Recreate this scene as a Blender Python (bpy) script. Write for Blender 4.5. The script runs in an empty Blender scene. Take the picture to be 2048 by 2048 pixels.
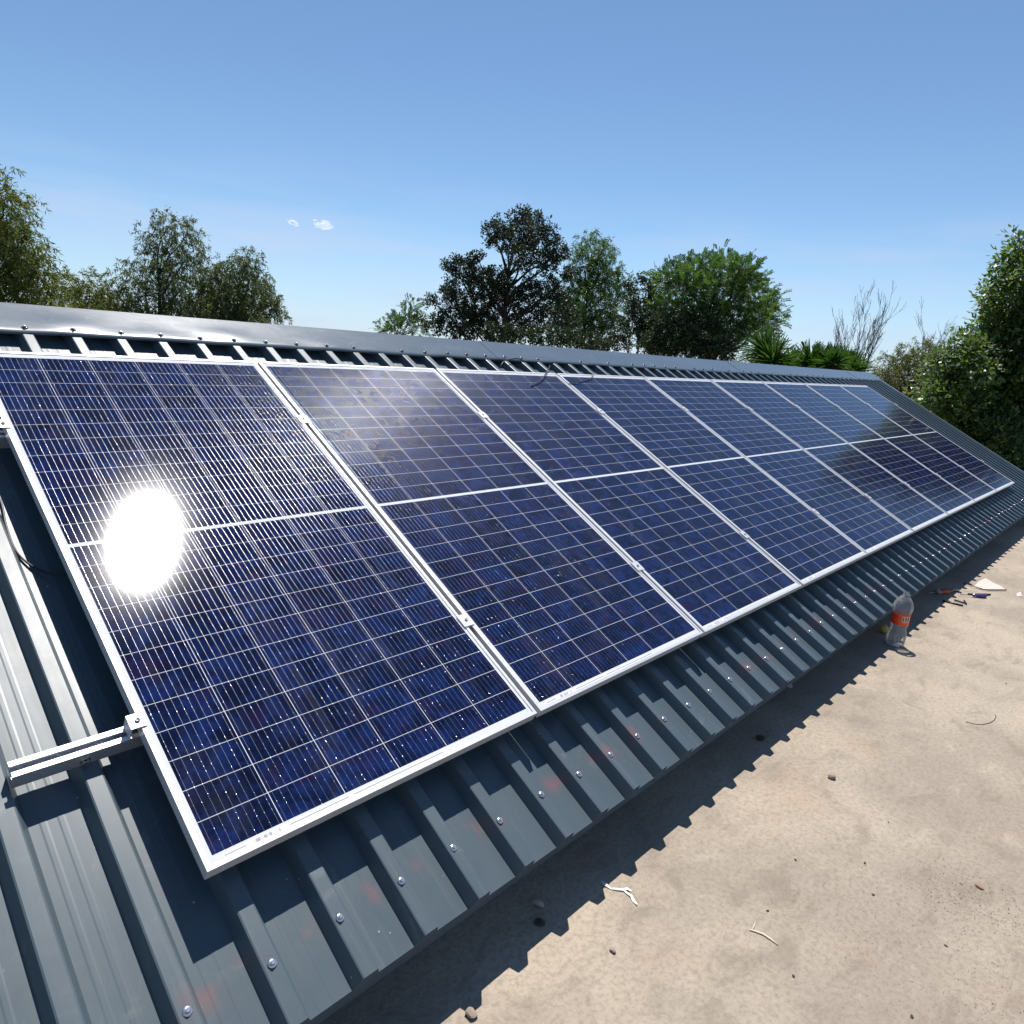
import bpy, bmesh, math, random
import numpy as np
from mathutils import Vector, Matrix, Euler

random.seed(7)
rng = np.random.default_rng(7)
scn = bpy.context.scene
COL = scn.collection
PI = math.pi

# ------------------------------------------------------------------ camera
CAM = Vector((-0.52943, -3.12176, 1.56760))
RIGHT = Vector((0.687317, -0.723410, 0.065373))
DOWN = Vector((-0.115309, -0.197528, -0.973492))
FWD = Vector((0.717147, 0.661559, -0.219179))
FPX = 1413.954            # focal length in pixels of a 2048 px picture
cd = bpy.data.cameras.new("camera")
cam = bpy.data.objects.new("camera", cd)
COL.objects.link(cam)
cd.sensor_width = 36.0
cd.lens = FPX / 2048 * 36
cd.clip_start = 0.05
cd.clip_end = 9000
M = Matrix.Identity(4)
for i in range(3):
    M[i][0], M[i][1], M[i][2], M[i][3] = RIGHT[i], -DOWN[i], -FWD[i], CAM[i]
cam.matrix_world = M
scn.camera = cam

# ------------------------------------------------------------------ sky and sun
SUN = Vector((0.31414, 0.27759, 0.90789)).normalized()
EL = math.asin(SUN.z)
AZ = math.atan2(SUN.x, SUN.y)
SKY_STRENGTH = 0.086
SUN_STRENGTH = 5.0
world = bpy.data.worlds.new("World")
scn.world = world
world.use_nodes = True
wn = world.node_tree.nodes
wl = world.node_tree.links
bg = wn["Background"]
sky = wn.new("ShaderNodeTexSky")
sky.sky_type = 'NISHITA'
sky.sun_disc = False
sky.sun_elevation = EL
sky.sun_rotation = AZ
sky.altitude = 1500
sky.air_density = 1.0
sky.dust_density = 0.1
sky.ozone_density = 1.8
hs = wn.new("ShaderNodeMix")
hs.data_type = 'RGBA'
hs.blend_type = 'MULTIPLY'
hs.inputs[0].default_value = 1.0
hs.inputs[7].default_value = (1.02, 1.15, 1.20, 1)
wl.new(sky.outputs[0], hs.inputs[6])
# thin high cirrus, low in the sky: streaks by direction only
tcw = wn.new("ShaderNodeTexCoord")
sxy = wn.new("ShaderNodeSeparateXYZ")
wl.new(tcw.outputs['Generated'], sxy.inputs[0])
mpw = wn.new("ShaderNodeMapping")
mpw.inputs['Scale'].default_value = (2.2, 2.2, 17)
mpw.inputs['Rotation'].default_value = (0.05, 0.03, 0)
wl.new(tcw.outputs['Generated'], mpw.inputs[0])
nzw = wn.new("ShaderNodeTexNoise")
nzw.inputs['Scale'].default_value = 1.3
nzw.inputs['Detail'].default_value = 5
nzw.inputs['Roughness'].default_value = 0.55
wl.new(mpw.outputs[0], nzw.inputs['Vector'])
def wmap(sock, a, b_):
    n = wn.new("ShaderNodeMapRange")
    n.interpolation_type = 'SMOOTHSTEP'
    wl.new(sock, n.inputs[0])
    n.inputs[1].default_value, n.inputs[2].default_value = a, b_
    return n.outputs[0]
def wmul(a, b_):
    n = wn.new("ShaderNodeMath")
    n.operation = 'MULTIPLY'
    wl.new(a, n.inputs[0])
    if isinstance(b_, float): n.inputs[1].default_value = b_
    else: wl.new(b_, n.inputs[1])
    return n.outputs[0]
cm = wmul(wmul(wmap(nzw.outputs[0], 0.40, 0.72), wmap(sxy.outputs[2], 0.24, 0.08)), 0.55)
cir = wn.new("ShaderNodeMix")
cir.data_type = 'RGBA'
wl.new(cm, cir.inputs[0])
wl.new(hs.outputs[2], cir.inputs[6])
cir.inputs[7].default_value = (5.9, 6.6, 8.6, 1)
# pale haze along the horizon
hz = wn.new("ShaderNodeMix")
hz.data_type = 'RGBA'
wl.new(wmul(wmap(sxy.outputs[2], 0.17, -0.03), 0.66), hz.inputs[0])
wl.new(cir.outputs[2], hz.inputs[6])
hz.inputs[7].default_value = (5.0, 6.15, 8.6, 1)
wl.new(hz.outputs[2], bg.inputs[0])
bg.inputs[1].default_value = SKY_STRENGTH
sl = bpy.data.lights.new("sun", 'SUN')
sl.energy = SUN_STRENGTH
sl.angle = math.radians(0.5)
sl.color = (1.0, 0.955, 0.90)
so = bpy.data.objects.new("sun", sl)
COL.objects.link(so)
so.rotation_euler = SUN.to_track_quat('Z', 'Y').to_euler()
so.location = (0, 0, 30)
scn.view_settings.view_transform = 'Standard'
scn.view_settings.look = 'None'
scn.view_settings.exposure = 0.30
scn.view_settings.gamma = 1.0
scn.cycles.max_bounces = 10
scn.cycles.volume_bounces = 6
scn.cycles.transparent_max_bounces = 16
scn.cycles.caustics_reflective = False
scn.cycles.caustics_refractive = False

# ------------------------------------------------------------------ the roof plane
TH = math.radians(28.5)
Z0 = 1.4535
CT, ST = math.cos(TH), math.sin(TH)
MR = Matrix(((1, 0, 0, 0), (0, CT, -ST, 0), (0, ST, CT, Z0), (0, 0, 0, 1)))


def RP(u, v, h=0.0):
    """point of the roof: u along the ridge, v down the slope, h above the panel tops"""
    return MR @ Vector((u, -v, h))


def ray(px, py):
    x, y = (px - 1024) / FPX, (py - 1024) / FPX
    return RIGHT * x + DOWN * y + FWD


def G(px, py, z=0.0):
    d = ray(px, py)
    return CAM + d * ((z - CAM.z) / d.z)


def AT(px, py, dist):
    """point seen at a pixel, at a horizontal distance in metres"""
    d = ray(px, py)
    return CAM + d * (dist / math.hypot(d.x, d.y))


def RU(px, py, h):
    """roof coordinates (u, v) of a pixel at height h over the panel tops"""
    inv = MR.inverted()
    c = inv @ CAM
    d = inv.to_3x3() @ ray(px, py)
    p = c + d * ((h - c.z) / d.z)
    return p.x, -p.y


# ------------------------------------------------------------------ helpers
def tag(o, label=None, cat=None, group=None, kind=None):
    if label: o['label'] = label
    if cat: o['category'] = cat
    if group: o['group'] = group
    if kind: o['kind'] = kind
    return o


def empty(name, mat):
    o = bpy.data.objects.new(name, None)
    COL.objects.link(o)
    o.matrix_world = mat
    o.empty_display_size = 0.1
    return o


def part(name, me, mat, parent=None, mloc=None):
    o = bpy.data.objects.new(name, me)
    COL.objects.link(o)
    if mat is not None and not me.materials:
        me.materials.append(mat)
    if parent: o.parent = parent
    if mloc is not None: o.matrix_local = mloc
    return o


def copy_tree(o, parent=None):
    c = o.copy()
    COL.objects.link(c)
    c.parent = parent
    for ch in o.children:
        copy_tree(ch, c)
    return c


class MB:
    def __init__(s):
        s.v, s.f, s.sm = [], [], []

    def add(s, vs, fs, smooth=False):
        b = len(s.v)
        s.v += [tuple(p) for p in vs]
        s.f += [tuple(i + b for i in f) for f in fs]
        s.sm += [smooth] * len(fs)
        return s

    def box(s, x0, x1, y0, y1, z0, z1):
        return s.add([(x0, y0, z0), (x1, y0, z0), (x1, y1, z0), (x0, y1, z0),
                      (x0, y0, z1), (x1, y0, z1), (x1, y1, z1), (x0, y1, z1)],
                     [(3, 2, 1, 0), (4, 5, 6, 7), (0, 1, 5, 4), (1, 2, 6, 5), (2, 3, 7, 6), (3, 0, 4, 7)])

    def tube(s, pts, rad, n=6, cap=True, smooth=True):
        pts = [Vector(p) for p in pts]
        if not isinstance(rad, (list, tuple)): rad = [rad] * len(pts)
        vs, fs = [], []
        t0 = (pts[1] - pts[0]).normalized()
        a = t0.orthogonal().normalized()
        for i, p in enumerate(pts):
            t = (pts[min(i + 1, len(pts) - 1)] - pts[max(i - 1, 0)]).normalized()
            a = (a - t * a.dot(t))
            a = a.normalized() if a.length > 1e-6 else t.orthogonal().normalized()
            b = t.cross(a)
            for k in range(n):
                w = 2 * PI * k / n
                vs.append(p + (a * math.cos(w) + b * math.sin(w)) * rad[i])
        for i in range(len(pts) - 1):
            for k in range(n):
                k2 = (k + 1) % n
                fs.append((i * n + k, i * n + k2, (i + 1) * n + k2, (i + 1) * n + k))
        if cap:
            fs.append(tuple(range(n - 1, -1, -1)))
            m = (len(pts) - 1) * n
            fs.append(tuple(m + k for k in range(n)))
        return s.add(vs, fs, smooth)

    def lathe(s, prof, n=24, smooth=True, org=(0, 0, 0), cap=True):
        vs, fs = [], []
        for r, z in prof:
            for k in range(n):
                w = 2 * PI * k / n
                vs.append((org[0] + r * math.cos(w), org[1] + r * math.sin(w), org[2] + z))
        for i in range(len(prof) - 1):
            for k in range(n):
                k2 = (k + 1) % n
                fs.append((i * n + k, i * n + k2, (i + 1) * n + k2, (i + 1) * n + k))
        if cap:
            fs.append(tuple(range(n - 1, -1, -1)))
            m = (len(prof) - 1) * n
            fs.append(tuple(m + k for k in range(n)))
        return s.add(vs, fs, smooth)

    def mesh(s, name):
        me = bpy.data.meshes.new(name)
        me.from_pydata(s.v, [], s.f)
        me.polygons.foreach_set('use_smooth', s.sm)
        me.update()
        return me

    def build(s, name, mat, parent=None, mloc=None):
        return part(name, s.mesh(name), mat, parent, mloc)


def bevel(o, w, seg=2):
    m = o.modifiers.new("bevel", 'BEVEL')
    m.width = w
    m.segments = seg
    m.limit_method = 'ANGLE'
    return o


# ------------------------------------------------------------------ material helpers
class NT:
    def __init__(s, name):
        s.m = bpy.data.materials.new(name)
        s.m.use_nodes = True
        s.n = s.m.node_tree.nodes
        s.l = s.m.node_tree.links
        s.p = s.n["Principled BSDF"]
        s.out = s.n["Material Output"]

    def _in(s, sock, v):
        if isinstance(v, bpy.types.NodeSocket):
            s.l.new(v, sock)
        elif isinstance(v, (tuple, list)):
            if sock.type == 'RGBA' and len(v) == 3: v = (*v, 1)
            sock.default_value = v
        elif v is not None:
            sock.default_value = v

    def math(s, op, a, b=None, c=None, clamp=False):
        n = s.n.new("ShaderNodeMath")
        n.operation = op
        n.use_clamp = clamp
        s._in(n.inputs[0], a)
        if b is not None: s._in(n.inputs[1], b)
        if c is not None: s._in(n.inputs[2], c)
        return n.outputs[0]

    def vmath(s, op, a, b=None, scale=None):
        n = s.n.new("ShaderNodeVectorMath")
        n.operation = op
        s._in(n.inputs[0], a)
        if b is not None: s._in(n.inputs[1], b)
        if scale is not None: s._in(n.inputs['Scale'], scale)
        return n.outputs['Value'] if op in ('DOT_PRODUCT', 'LENGTH') else n.outputs['Vector']

    def mix(s, f, a, b, blend='MIX'):
        n = s.n.new("ShaderNodeMix")
        n.data_type = 'RGBA'
        n.blend_type = blend
        s._in(n.inputs[0], f)
        s._in(n.inputs[6], a)
        s._in(n.inputs[7], b)
        return n.outputs[2]

    def ramp(s, f, stops):
        n = s.n.new("ShaderNodeMapRange")
        n.interpolation_type = 'SMOOTHSTEP'
        s._in(n.inputs[0], f)
        n.inputs[1].default_value, n.inputs[2].default_value = stops
        return n.outputs[0]

    def coord(s, which='Object', scale=None):
        n = s.n.new("ShaderNodeTexCoord")
        o = n.outputs[which]
        if scale is not None:
            o = s.vmath('MULTIPLY', o, scale if isinstance(scale, tuple) else (scale,) * 3)
        return o

    def noise(s, vec, scale, detail=4, rough=0.55, out=0, dist=0.0):
        n = s.n.new("ShaderNodeTexNoise")
        s._in(n.inputs['Vector'], vec)
        n.inputs['Scale'].default_value = scale
        n.inputs['Detail'].default_value = detail
        n.inputs['Roughness'].default_value = rough
        n.inputs['Distortion'].default_value = dist
        return n.outputs[out]

    def voro(s, vec, scale, feature='F1', out='Distance', rand=1.0):
        n = s.n.new("ShaderNodeTexVoronoi")
        n.feature = feature
        s._in(n.inputs['Vector'], vec)
        n.inputs['Scale'].default_value = scale
        n.inputs['Randomness'].default_value = rand
        return n.outputs[out]

    def sep(s, vec):
        n = s.n.new("ShaderNodeSeparateXYZ")
        s._in(n.inputs[0], vec)
        return n.outputs

    def comb(s, x, y, z):
        n = s.n.new("ShaderNodeCombineXYZ")
        for i, v in enumerate((x, y, z)): s._in(n.inputs[i], v)
        return n.outputs[0]

    def bump(s, h, strength=0.3, dist=0.01, normal=None):
        n = s.n.new("ShaderNodeBump")
        n.inputs['Strength'].default_value = strength
        n.inputs['Distance'].default_value = dist
        s._in(n.inputs['Height'], h)
        if normal is not None: s._in(n.inputs['Normal'], normal)
        return n.outputs[0]

    def set(s, **k):
        names = dict(base='Base Color', metal='Metallic', rough='Roughness', spec='Specular IOR Level', normal='Normal',
                     trans='Transmission Weight', ior='IOR', coat='Coat Weight', coatr='Coat Roughness', alpha='Alpha')
        for a, v in k.items():
            s._in(s.p.inputs[names[a]], v)
        return s


def simple(name, base, rough=0.5, metal=0.0, spec=0.5, var=0.12, nscale=30):
    t = NT(name)
    nz = t.noise(t.coord('Object'), nscale, 4)
    dark = tuple(c * (1 - var) for c in base)
    lite = tuple(min(1, c * (1 + var)) for c in base)
    t.set(base=t.mix(nz, dark, lite), rough=rough, metal=metal, spec=spec)
    return t.m


# ------------------------------------------------------------------ materials
def mat_concrete():
    t = NT("concrete")
    co = t.coord('Object')
    big = t.noise(co, 0.9, 5, 0.6)
    mid = t.noise(t.vmath('MULTIPLY', co, (1.0, 1.6, 1.0)), 4.5, 6, 0.65, dist=0.6)
    fine = t.noise(co, 60, 5, 0.7)
    c = t.mix(t.ramp(big, (0.38, 0.64)), (0.430, 0.362, 0.280), (0.315, 0.267, 0.214))
    c = t.mix(t.math('MULTIPLY', t.ramp(mid, (0.48, 0.69)), 0.62), c, (0.225, 0.187, 0.145))
    c = t.mix(t.math('MULTIPLY', t.ramp(mid, (0.44, 0.28)), 0.6), c, (0.46, 0.395, 0.31))
    pink = t.noise(t.vmath('ADD', co, (7.3, 2.1, 0)), 2.2, 3, 0.5)
    c = t.mix(t.math('MULTIPLY', t.ramp(pink, (0.60, 0.74)), 0.30), c, (0.375, 0.255, 0.175))
    c = t.mix(t.math('MULTIPLY', t.ramp(fine, (0.42, 0.66)), 0.46), c, (0.20, 0.16, 0.12))
    # dark pits and specks, denser in the near right corner
    dens0 = t.noise(t.vmath('ADD', co, (1.3, 4.2, 0)), 1.3, 2)
    worn = t.ramp(t.vmath('LENGTH', t.vmath('SUBTRACT', co, (1.75, -3.15, 0))), (1.15, 0.15))
    dens = t.math('MULTIPLY_ADD', dens0, 0.8, t.math('MULTIPLY', worn, 0.26))
    sn = t.noise(t.vmath('MULTIPLY', co, (1.0, 1.7, 1.0)), 95, 3, 0.75, dist=0.4)
    sp = t.ramp(t.math('ADD', sn, t.math('MULTIPLY_ADD', dens, 0.34, -0.16)), (0.695, 0.775))
    c = t.mix(t.math('MULTIPLY', sp, 0.8), c, (0.10, 0.075, 0.055))
    # fine scratchy cracks
    sc = t.noise(t.vmath('MULTIPLY', co, (14.0, 34.0, 1.0)), 1.0, 6, 0.75, dist=1.5)
    sm = t.math('MULTIPLY', t.ramp(sc, (0.58, 0.66)), t.ramp(dens, (0.36, 0.58)))
    c = t.mix(t.math('MULTIPLY', sm, 0.55), c, (0.17, 0.14, 0.115))
    hgt = t.math('ADD', t.math('MULTIPLY', fine, 0.5), t.math('MULTIPLY', sp, -0.8))
    hgt = t.math('ADD', hgt, t.math('MULTIPLY', mid, 0.9))
    t.set(base=c, rough=0.9, spec=0.2, normal=t.bump(hgt, 0.8, 0.008))
    return t.m


def mat_roof():
    t = NT("painted_roof_steel")
    co = t.coord('Object')
    x, y, z = t.sep(co)
    n1 = t.noise(t.vmath('MULTIPLY', co, (6, 1.5, 6)), 1.0, 5)
    c = t.mix(n1, (0.060, 0.086, 0.102), (0.077, 0.106, 0.124))
    # chalky handling smudges
    sm = t.noise(t.vmath('ADD', co, (3.1, 0.7, 0)), 7, 6, 0.7, dist=0.8)
    smk = t.math('MULTIPLY', t.ramp(sm, (0.58, 0.76)), 0.28)
    c = t.mix(smk, c, (0.28, 0.31, 0.31))
    fl = t.voro(co, 46)
    flr = t.n.new("ShaderNodeTexVoronoi")
    t._in(flr.inputs['Vector'], co)
    flr.inputs['Scale'].default_value = 46
    fm = t.math('MULTIPLY', t.math('GREATER_THAN', t.sep(flr.outputs['Color'])[0], 0.965), t.ramp(fl, (0.16, 0.06)))
    c = t.mix(t.math('MULTIPLY', fm, 0.6), c, (0.45, 0.46, 0.45))
    st = t.noise(t.vmath('MULTIPLY', co, (38, 1.1, 1)), 1.0, 4, 0.6)
    c = t.mix(t.math('MULTIPLY', t.ramp(st, (0.55, 0.78)), 0.22), c, (0.20, 0.22, 0.22))
    scr = t.noise(t.vmath('MULTIPLY', co, (60, 22, 1)), 1.0, 3, 0.6, dist=2.0)
    c = t.mix(t.math('MULTIPLY', t.ramp(scr, (0.70, 0.78)), t.math('MULTIPLY', t.ramp(sm, (0.5, 0.65)), 0.5)), c, (0.33, 0.36, 0.36))
    # red chalk line along the eave screws
    band = t.math('SUBTRACT', 1.0, t.math('MULTIPLY', t.math('ABSOLUTE', t.math('ADD', y, 2.262)), 22.0), clamp=True)
    rn = t.noise(t.vmath('ADD', t.vmath('MULTIPLY', co, (1.0, 0.6, 1)), (1.7, 0, 0)), 9, 3, 0.6)
    rk = t.math('MULTIPLY', band, t.ramp(rn, (0.50, 0.66)))
    c = t.mix(t.math('MULTIPLY', rk, 0.32), c, (0.32, 0.085, 0.07))
    rg = t.math('MULTIPLY_ADD', sm, 0.18, 0.30)
    oil = t.noise(t.vmath('MULTIPLY', co, (9, 1.2, 9)), 1.0, 3)
    t.set(base=c, rough=rg, spec=0.55, normal=t.bump(oil, 0.10, 0.01))
    return t.m


def mat_cap():
    t = NT("ridge_cap_steel")
    co = t.coord('Object')
    n1 = t.noise(t.vmath('MULTIPLY', co, (2.5, 6, 6)), 1.0, 5)
    c = t.mix(n1, (0.085, 0.112, 0.140), (0.110, 0.140, 0.168))
    sm = t.noise(t.vmath('MULTIPLY', co, (4, 7, 4)), 2.2, 7, 0.72, dist=1.2)
    c = t.mix(t.math('MULTIPLY', t.ramp(sm, (0.56, 0.74)), 0.28), c, (0.27, 0.30, 0.33))
    oil = t.noise(t.vmath('MULTIPLY', co, (3.0, 8, 3)), 1.0, 2)
    t.set(base=c, rough=t.math('MULTIPLY_ADD', sm, 0.10, 0.22), spec=0.45, normal=t.bump(oil, 0.025, 0.01))
    return t.m


def mat_alu(name, base=(0.80, 0.80, 0.81), rough=0.32, metal=0.55):
    t = NT(name)
    n = t.noise(t.coord('Object', (3, 90, 90)), 1.0, 3)
    t.set(base=t.mix(n, tuple(b * 0.93 for b in base), base), metal=metal, rough=t.math('MULTIPLY_ADD', n, 0.12, rough), spec=0.5)
    return t.m


PW, PL, PITCH = 1.048, 2.076, 1.0661         # panel width, length, spacing
PG = (PITCH - PW) / 2
LIP = 0.0105


def mat_cells():
    """half cut polycrystalline cells under glass: local x along the ridge, local -y down the slope"""
    t = NT("solar_cells")
    x, y, z = t.sep(t.coord('Object'))
    info = t.n.new("ShaderNodeObjectInfo")
    rnd = info.outputs['Random']
    cw, chh = 0.1675, 0.0838
    mx = (PW - 6 * cw) / 2
    xc = t.math('DIVIDE', t.math('SUBTRACT', x, mx), cw)
    v = t.math('MULTIPLY', y, -1.0)
    low = t.math('GREATER_THAN', v, 1.040)
    v0 = t.math('MULTIPLY_ADD', low, 1.0474 - 0.0345, 0.0345)
    yc = t.math('DIVIDE', t.math('SUBTRACT', v, v0), chh * 0.9945)
    fx, fy = t.math('FRACT', xc), t.math('FRACT', yc)
    ix, iy = t.math('FLOOR', xc), t.math('MULTIPLY_ADD', low, 12, t.math('FLOOR', yc))
    inx = t.math('MULTIPLY', t.math('GREATER_THAN', xc, 0), t.math('LESS_THAN', xc, 6))
    iny = t.math('MULTIPLY', t.math('GREATER_THAN', yc, 0), t.math('LESS_THAN', yc, 12))
    gx = t.math('LESS_THAN', t.math('ABSOLUTE', t.math('SUBTRACT', fx, 0.5)), 0.5 - 0.0009 / cw)
    gy = t.math('LESS_THAN', t.math('ABSOLUTE', t.math('SUBTRACT', fy, 0.5)), 0.5 - 0.0007 / chh)
    cell = t.math('MULTIPLY', t.math('MULTIPLY', inx, iny), t.math('MULTIPLY', gx, gy))
    # crystal grains and per cell tone
    wn_ = t.n.new("ShaderNodeTexWhiteNoise")
    wn_.noise_dimensions = '3D'
    t._in(wn_.inputs['Vector'], t.comb(ix, iy, t.math('MULTIPLY', rnd, 97)))
    cr = wn_.outputs['Value']
    pvec = t.comb(t.math('ADD', x, t.math('MULTIPLY_ADD', cr, 31.0, t.math('MULTIPLY', rnd, 40))), y, 0.0)
    vg = t.n.new("ShaderNodeTexVoronoi")
    t._in(vg.inputs['Vector'], t.vmath('MULTIPLY', pvec, (1.0, 1.0, 1.0)))
    vg.inputs['Scale'].default_value = 95
    g1 = t.sep(vg.outputs['Color'])
    patch = t.noise(pvec, 16, 4, 0.6, dist=0.7)
    tone = t.math('ADD', t.math('MULTIPLY', t.ramp(patch, (0.36, 0.68)), 0.75), t.math('MULTIPLY_ADD', g1[0], 0.35, t.math('MULTIPLY', cr, 0.35)))
    col = t.mix(t.math('MULTIPLY', t.math('POWER', tone, 1.4), 0.70, clamp=True), (0.0026, 0.0036, 0.012), (0.0075, 0.020, 0.098))
    pur = t.math('MULTIPLY', t.ramp(t.noise(pvec, 9, 2), (0.5, 0.72)), 0.5)
    col = t.mix(pur, col, (0.020, 0.010, 0.045))
    # wires: nine a cell, round, with solder pads
    wf = t.math('FRACT', t.math('MULTIPLY', fx, 9.0))
    wd = t.math('SUBTRACT', wf, 0.5)
    wpx = cw / 9
    hw = 0.00055 / wpx
    wire = t.math('LESS_THAN', t.math('ABSOLUTE', wd), hw)
    padv = t.math('FRACT', t.math('MULTIPLY_ADD', fy, 6.0, 0.5))
    padrn = t.n.new("ShaderNodeTexWhiteNoise")
    padrn.noise_dimensions = '3D'
    t._in(padrn.inputs['Vector'], t.comb(t.math('FLOOR', t.math('MULTIPLY', xc, 9)), t.math('FLOOR', t.math('MULTIPLY_ADD', yc, 6.0, 0.5)), rnd))
    prv = padrn.outputs['Value']
    pad = t.math('MULTIPLY', t.math('LESS_THAN', t.math('ABSOLUTE', wd), t.math('MULTIPLY_ADD', prv, 0.030, 0.038)),
                 t.math('LESS_THAN', t.math('ABSOLUTE', t.math('SUBTRACT', padv, 0.5)), t.math('MULTIPLY_ADD', prv, 0.10, 0.04)))
    wirem = t.math('MULTIPLY', t.math('MAXIMUM', wire, pad), cell)
    # base principled: cell or white backsheet
    dust = t.noise(t.coord('Object'), 3.0, 5, 0.65)
    base = t.mix(cell, (0.64, 0.65, 0.66), col)
    smear = t.noise(t.comb(t.math('MULTIPLY_ADD', rnd, 9.0, t.math('MULTIPLY', x, 5.0)), t.math('MULTIPLY', y, 1.6), rnd), 1.6, 6, 0.7, dist=0.8)
    base = t.mix(t.math('MULTIPLY', t.ramp(smear, (0.48, 0.75)), 0.035), base, (0.55, 0.50, 0.44))
    geo = t.n.new("ShaderNodeNewGeometry")
    nb = t.noise(t.coord('Object'), 420, 1, 0.5, out=1)
    jit = t.vmath('SCALE', t.vmath('SUBTRACT', nb, (0.5, 0.5, 0.5)), scale=0.018)
    gl = t.vmath('NORMALIZE', t.vmath('ADD', geo.outputs['Normal'], jit))
    t.set(base=base, rough=0.40, spec=0.0)
    gls = t.n.new("ShaderNodeBsdfGlossy")
    gls.distribution = 'BECKMANN'
    t._in(gls.inputs['Roughness'], t.math('MULTIPLY_ADD', dust, 0.02, 0.108))
    t._in(gls.inputs['Normal'], gl)
    gls2 = t.n.new("ShaderNodeBsdfGlossy")
    gls2.distribution = 'BECKMANN'
    gls2.inputs['Roughness'].default_value = 0.165
    gm = t.n.new("ShaderNodeMixShader")
    gm.inputs[0].default_value = 0.10
    t.l.new(gls.outputs[0], gm.inputs[1])
    t.l.new(gls2.outputs[0], gm.inputs[2])
    frn = t.n.new("ShaderNodeFresnel")
    frn.inputs['IOR'].default_value = 1.32
    t._in(frn.inputs['Normal'], gl)
    # wire principled
    w = t.n.new("ShaderNodeBsdfPrincipled")
    tilt = t.math('MULTIPLY', t.math('DIVIDE', wd, hw), 0.50)
    un = t.vmath('SCALE', (1.0, 0.0, 0.0), scale=tilt)
    padtilt = t.vmath('SCALE', t.vmath('SUBTRACT', padrn.outputs['Color'], (0.5, 0.5, 0.5)), scale=t.math('MULTIPLY', pad, 0.5))
    nrm = t.vmath('NORMALIZE', t.vmath('ADD', t.vmath('ADD', geo.outputs['Normal'], un), padtilt))
    t._in(w.inputs['Base Color'], t.mix(pad, (0.27, 0.28, 0.32), (0.26, 0.28, 0.33)))
    t._in(w.inputs['Metallic'], 0.9)
    t._in(w.inputs['Roughness'], 0.22)
    t._in(w.inputs['Normal'], nrm)
    mx_ = t.n.new("ShaderNodeMixShader")
    t._in(mx_.inputs[0], wirem)
    t.l.new(t.p.outputs[0], mx_.inputs[1])
    t.l.new(w.outputs[0], mx_.inputs[2])
    top = t.n.new("ShaderNodeMixShader")
    t._in(top.inputs[0], frn.outputs[0])
    t.l.new(mx_.outputs[0], top.inputs[1])
    t.l.new(gm.outputs[0], top.inputs[2])
    t.l.new(top.outputs[0], t.out.inputs[0])
    return t.m


def mat_leaf(name, dark, light, trans=0.35, gloss=0.35, tcol=None, rough=0.45):
    t = NT(name)
    geo = t.n.new("ShaderNodeNewGeometry")
    r = geo.outputs['Random Per Island']
    nz = t.noise(t.coord('Object'), 1.1, 3)
    f = t.math('ADD', t.math('MULTIPLY', r, 0.6), t.math('MULTIPLY_ADD', nz, 1.1, -0.35), clamp=True)
    c = t.mix(f, dark, light)
    t.set(base=c, rough=rough, spec=gloss)
    tr = t.n.new("ShaderNodeBsdfTranslucent")
    t._in(tr.inputs[0], t.mix(f, tuple(d * 1.2 for d in dark), tcol or tuple(l * 1.3 for l in light)))
    m = t.n.new("ShaderNodeMixShader")
    m.inputs[0].default_value = trans
    t.l.new(t.p.outputs[0], m.inputs[1])
    t.l.new(tr.outputs[0], m.inputs[2])
    t.l.new(m.outputs[0], t.out.inputs[0])
    return t.m


def mat_bottle():
    t = NT("clear_plastic")
    tr = t.n.new("ShaderNodeBsdfTransparent")
    tr.inputs[0].default_value = (0.90, 0.91, 0.92, 1)
    gl = t.n.new("ShaderNodeBsdfGlossy")
    gl.inputs['Roughness'].default_value = 0.09
    fr = t.n.new("ShaderNodeLayerWeight")
    fr.inputs['Blend'].default_value = 0.22
    nz = t.noise(t.coord('Object'), 28, 3)
    t._in(gl.inputs['Normal'], t.bump(nz, 0.35, 0.01))
    m = t.n.new("ShaderNodeMixShader")
    t._in(m.inputs[0], t.math('MULTIPLY_ADD', fr.outputs['Fresnel'], 0.85, 0.03, clamp=True))
    t.l.new(tr.outputs[0], m.inputs[1])
    t.l.new(gl.outputs[0], m.inputs[2])
    df = t.n.new("ShaderNodeBsdfDiffuse")
    df.inputs[0].default_value = (0.8, 0.82, 0.84, 1)
    m2 = t.n.new("ShaderNodeMixShader")
    m2.inputs[0].default_value = 0.13
    t.l.new(m.outputs[0], m2.inputs[1])
    t.l.new(df.outputs[0], m2.inputs[2])
    t.l.new(m2.outputs[0], t.out.inputs[0])
    return t.m


M_CONC = mat_concrete()
M_ROOF = mat_roof()
M_CAP = mat_cap()
M_FRAME = mat_alu("anodised_frame", (0.72, 0.72, 0.73), 0.36, 0.45)
M_RAIL = mat_alu("aluminium_rail", (0.78, 0.79, 0.82), 0.25, 0.8)
M_CELL = mat_cells()
M_STEEL = simple("zinc_screw_steel", (0.72, 0.72, 0.74), 0.24, 0.9, var=0.05)
M_RUBBER = simple("black_rubber", (0.015, 0.015, 0.017), 0.6)
M_CABLE = simple("black_cable", (0.012, 0.012, 0.013), 0.42)
M_WALL = simple("grey_plaster", (0.20, 0.185, 0.175), 0.9, var=0.25, nscale=7)
M_SOIL = simple("dry_garden_soil", (0.12, 0.10, 0.055), 0.95, var=0.4, nscale=3)
M_BARK = simple("dark_bark", (0.055, 0.042, 0.032), 0.9, var=0.4, nscale=14)
M_BARE = simple("grey_dry_bark", (0.055, 0.045, 0.040), 0.9, var=0.3, nscale=14)

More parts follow.
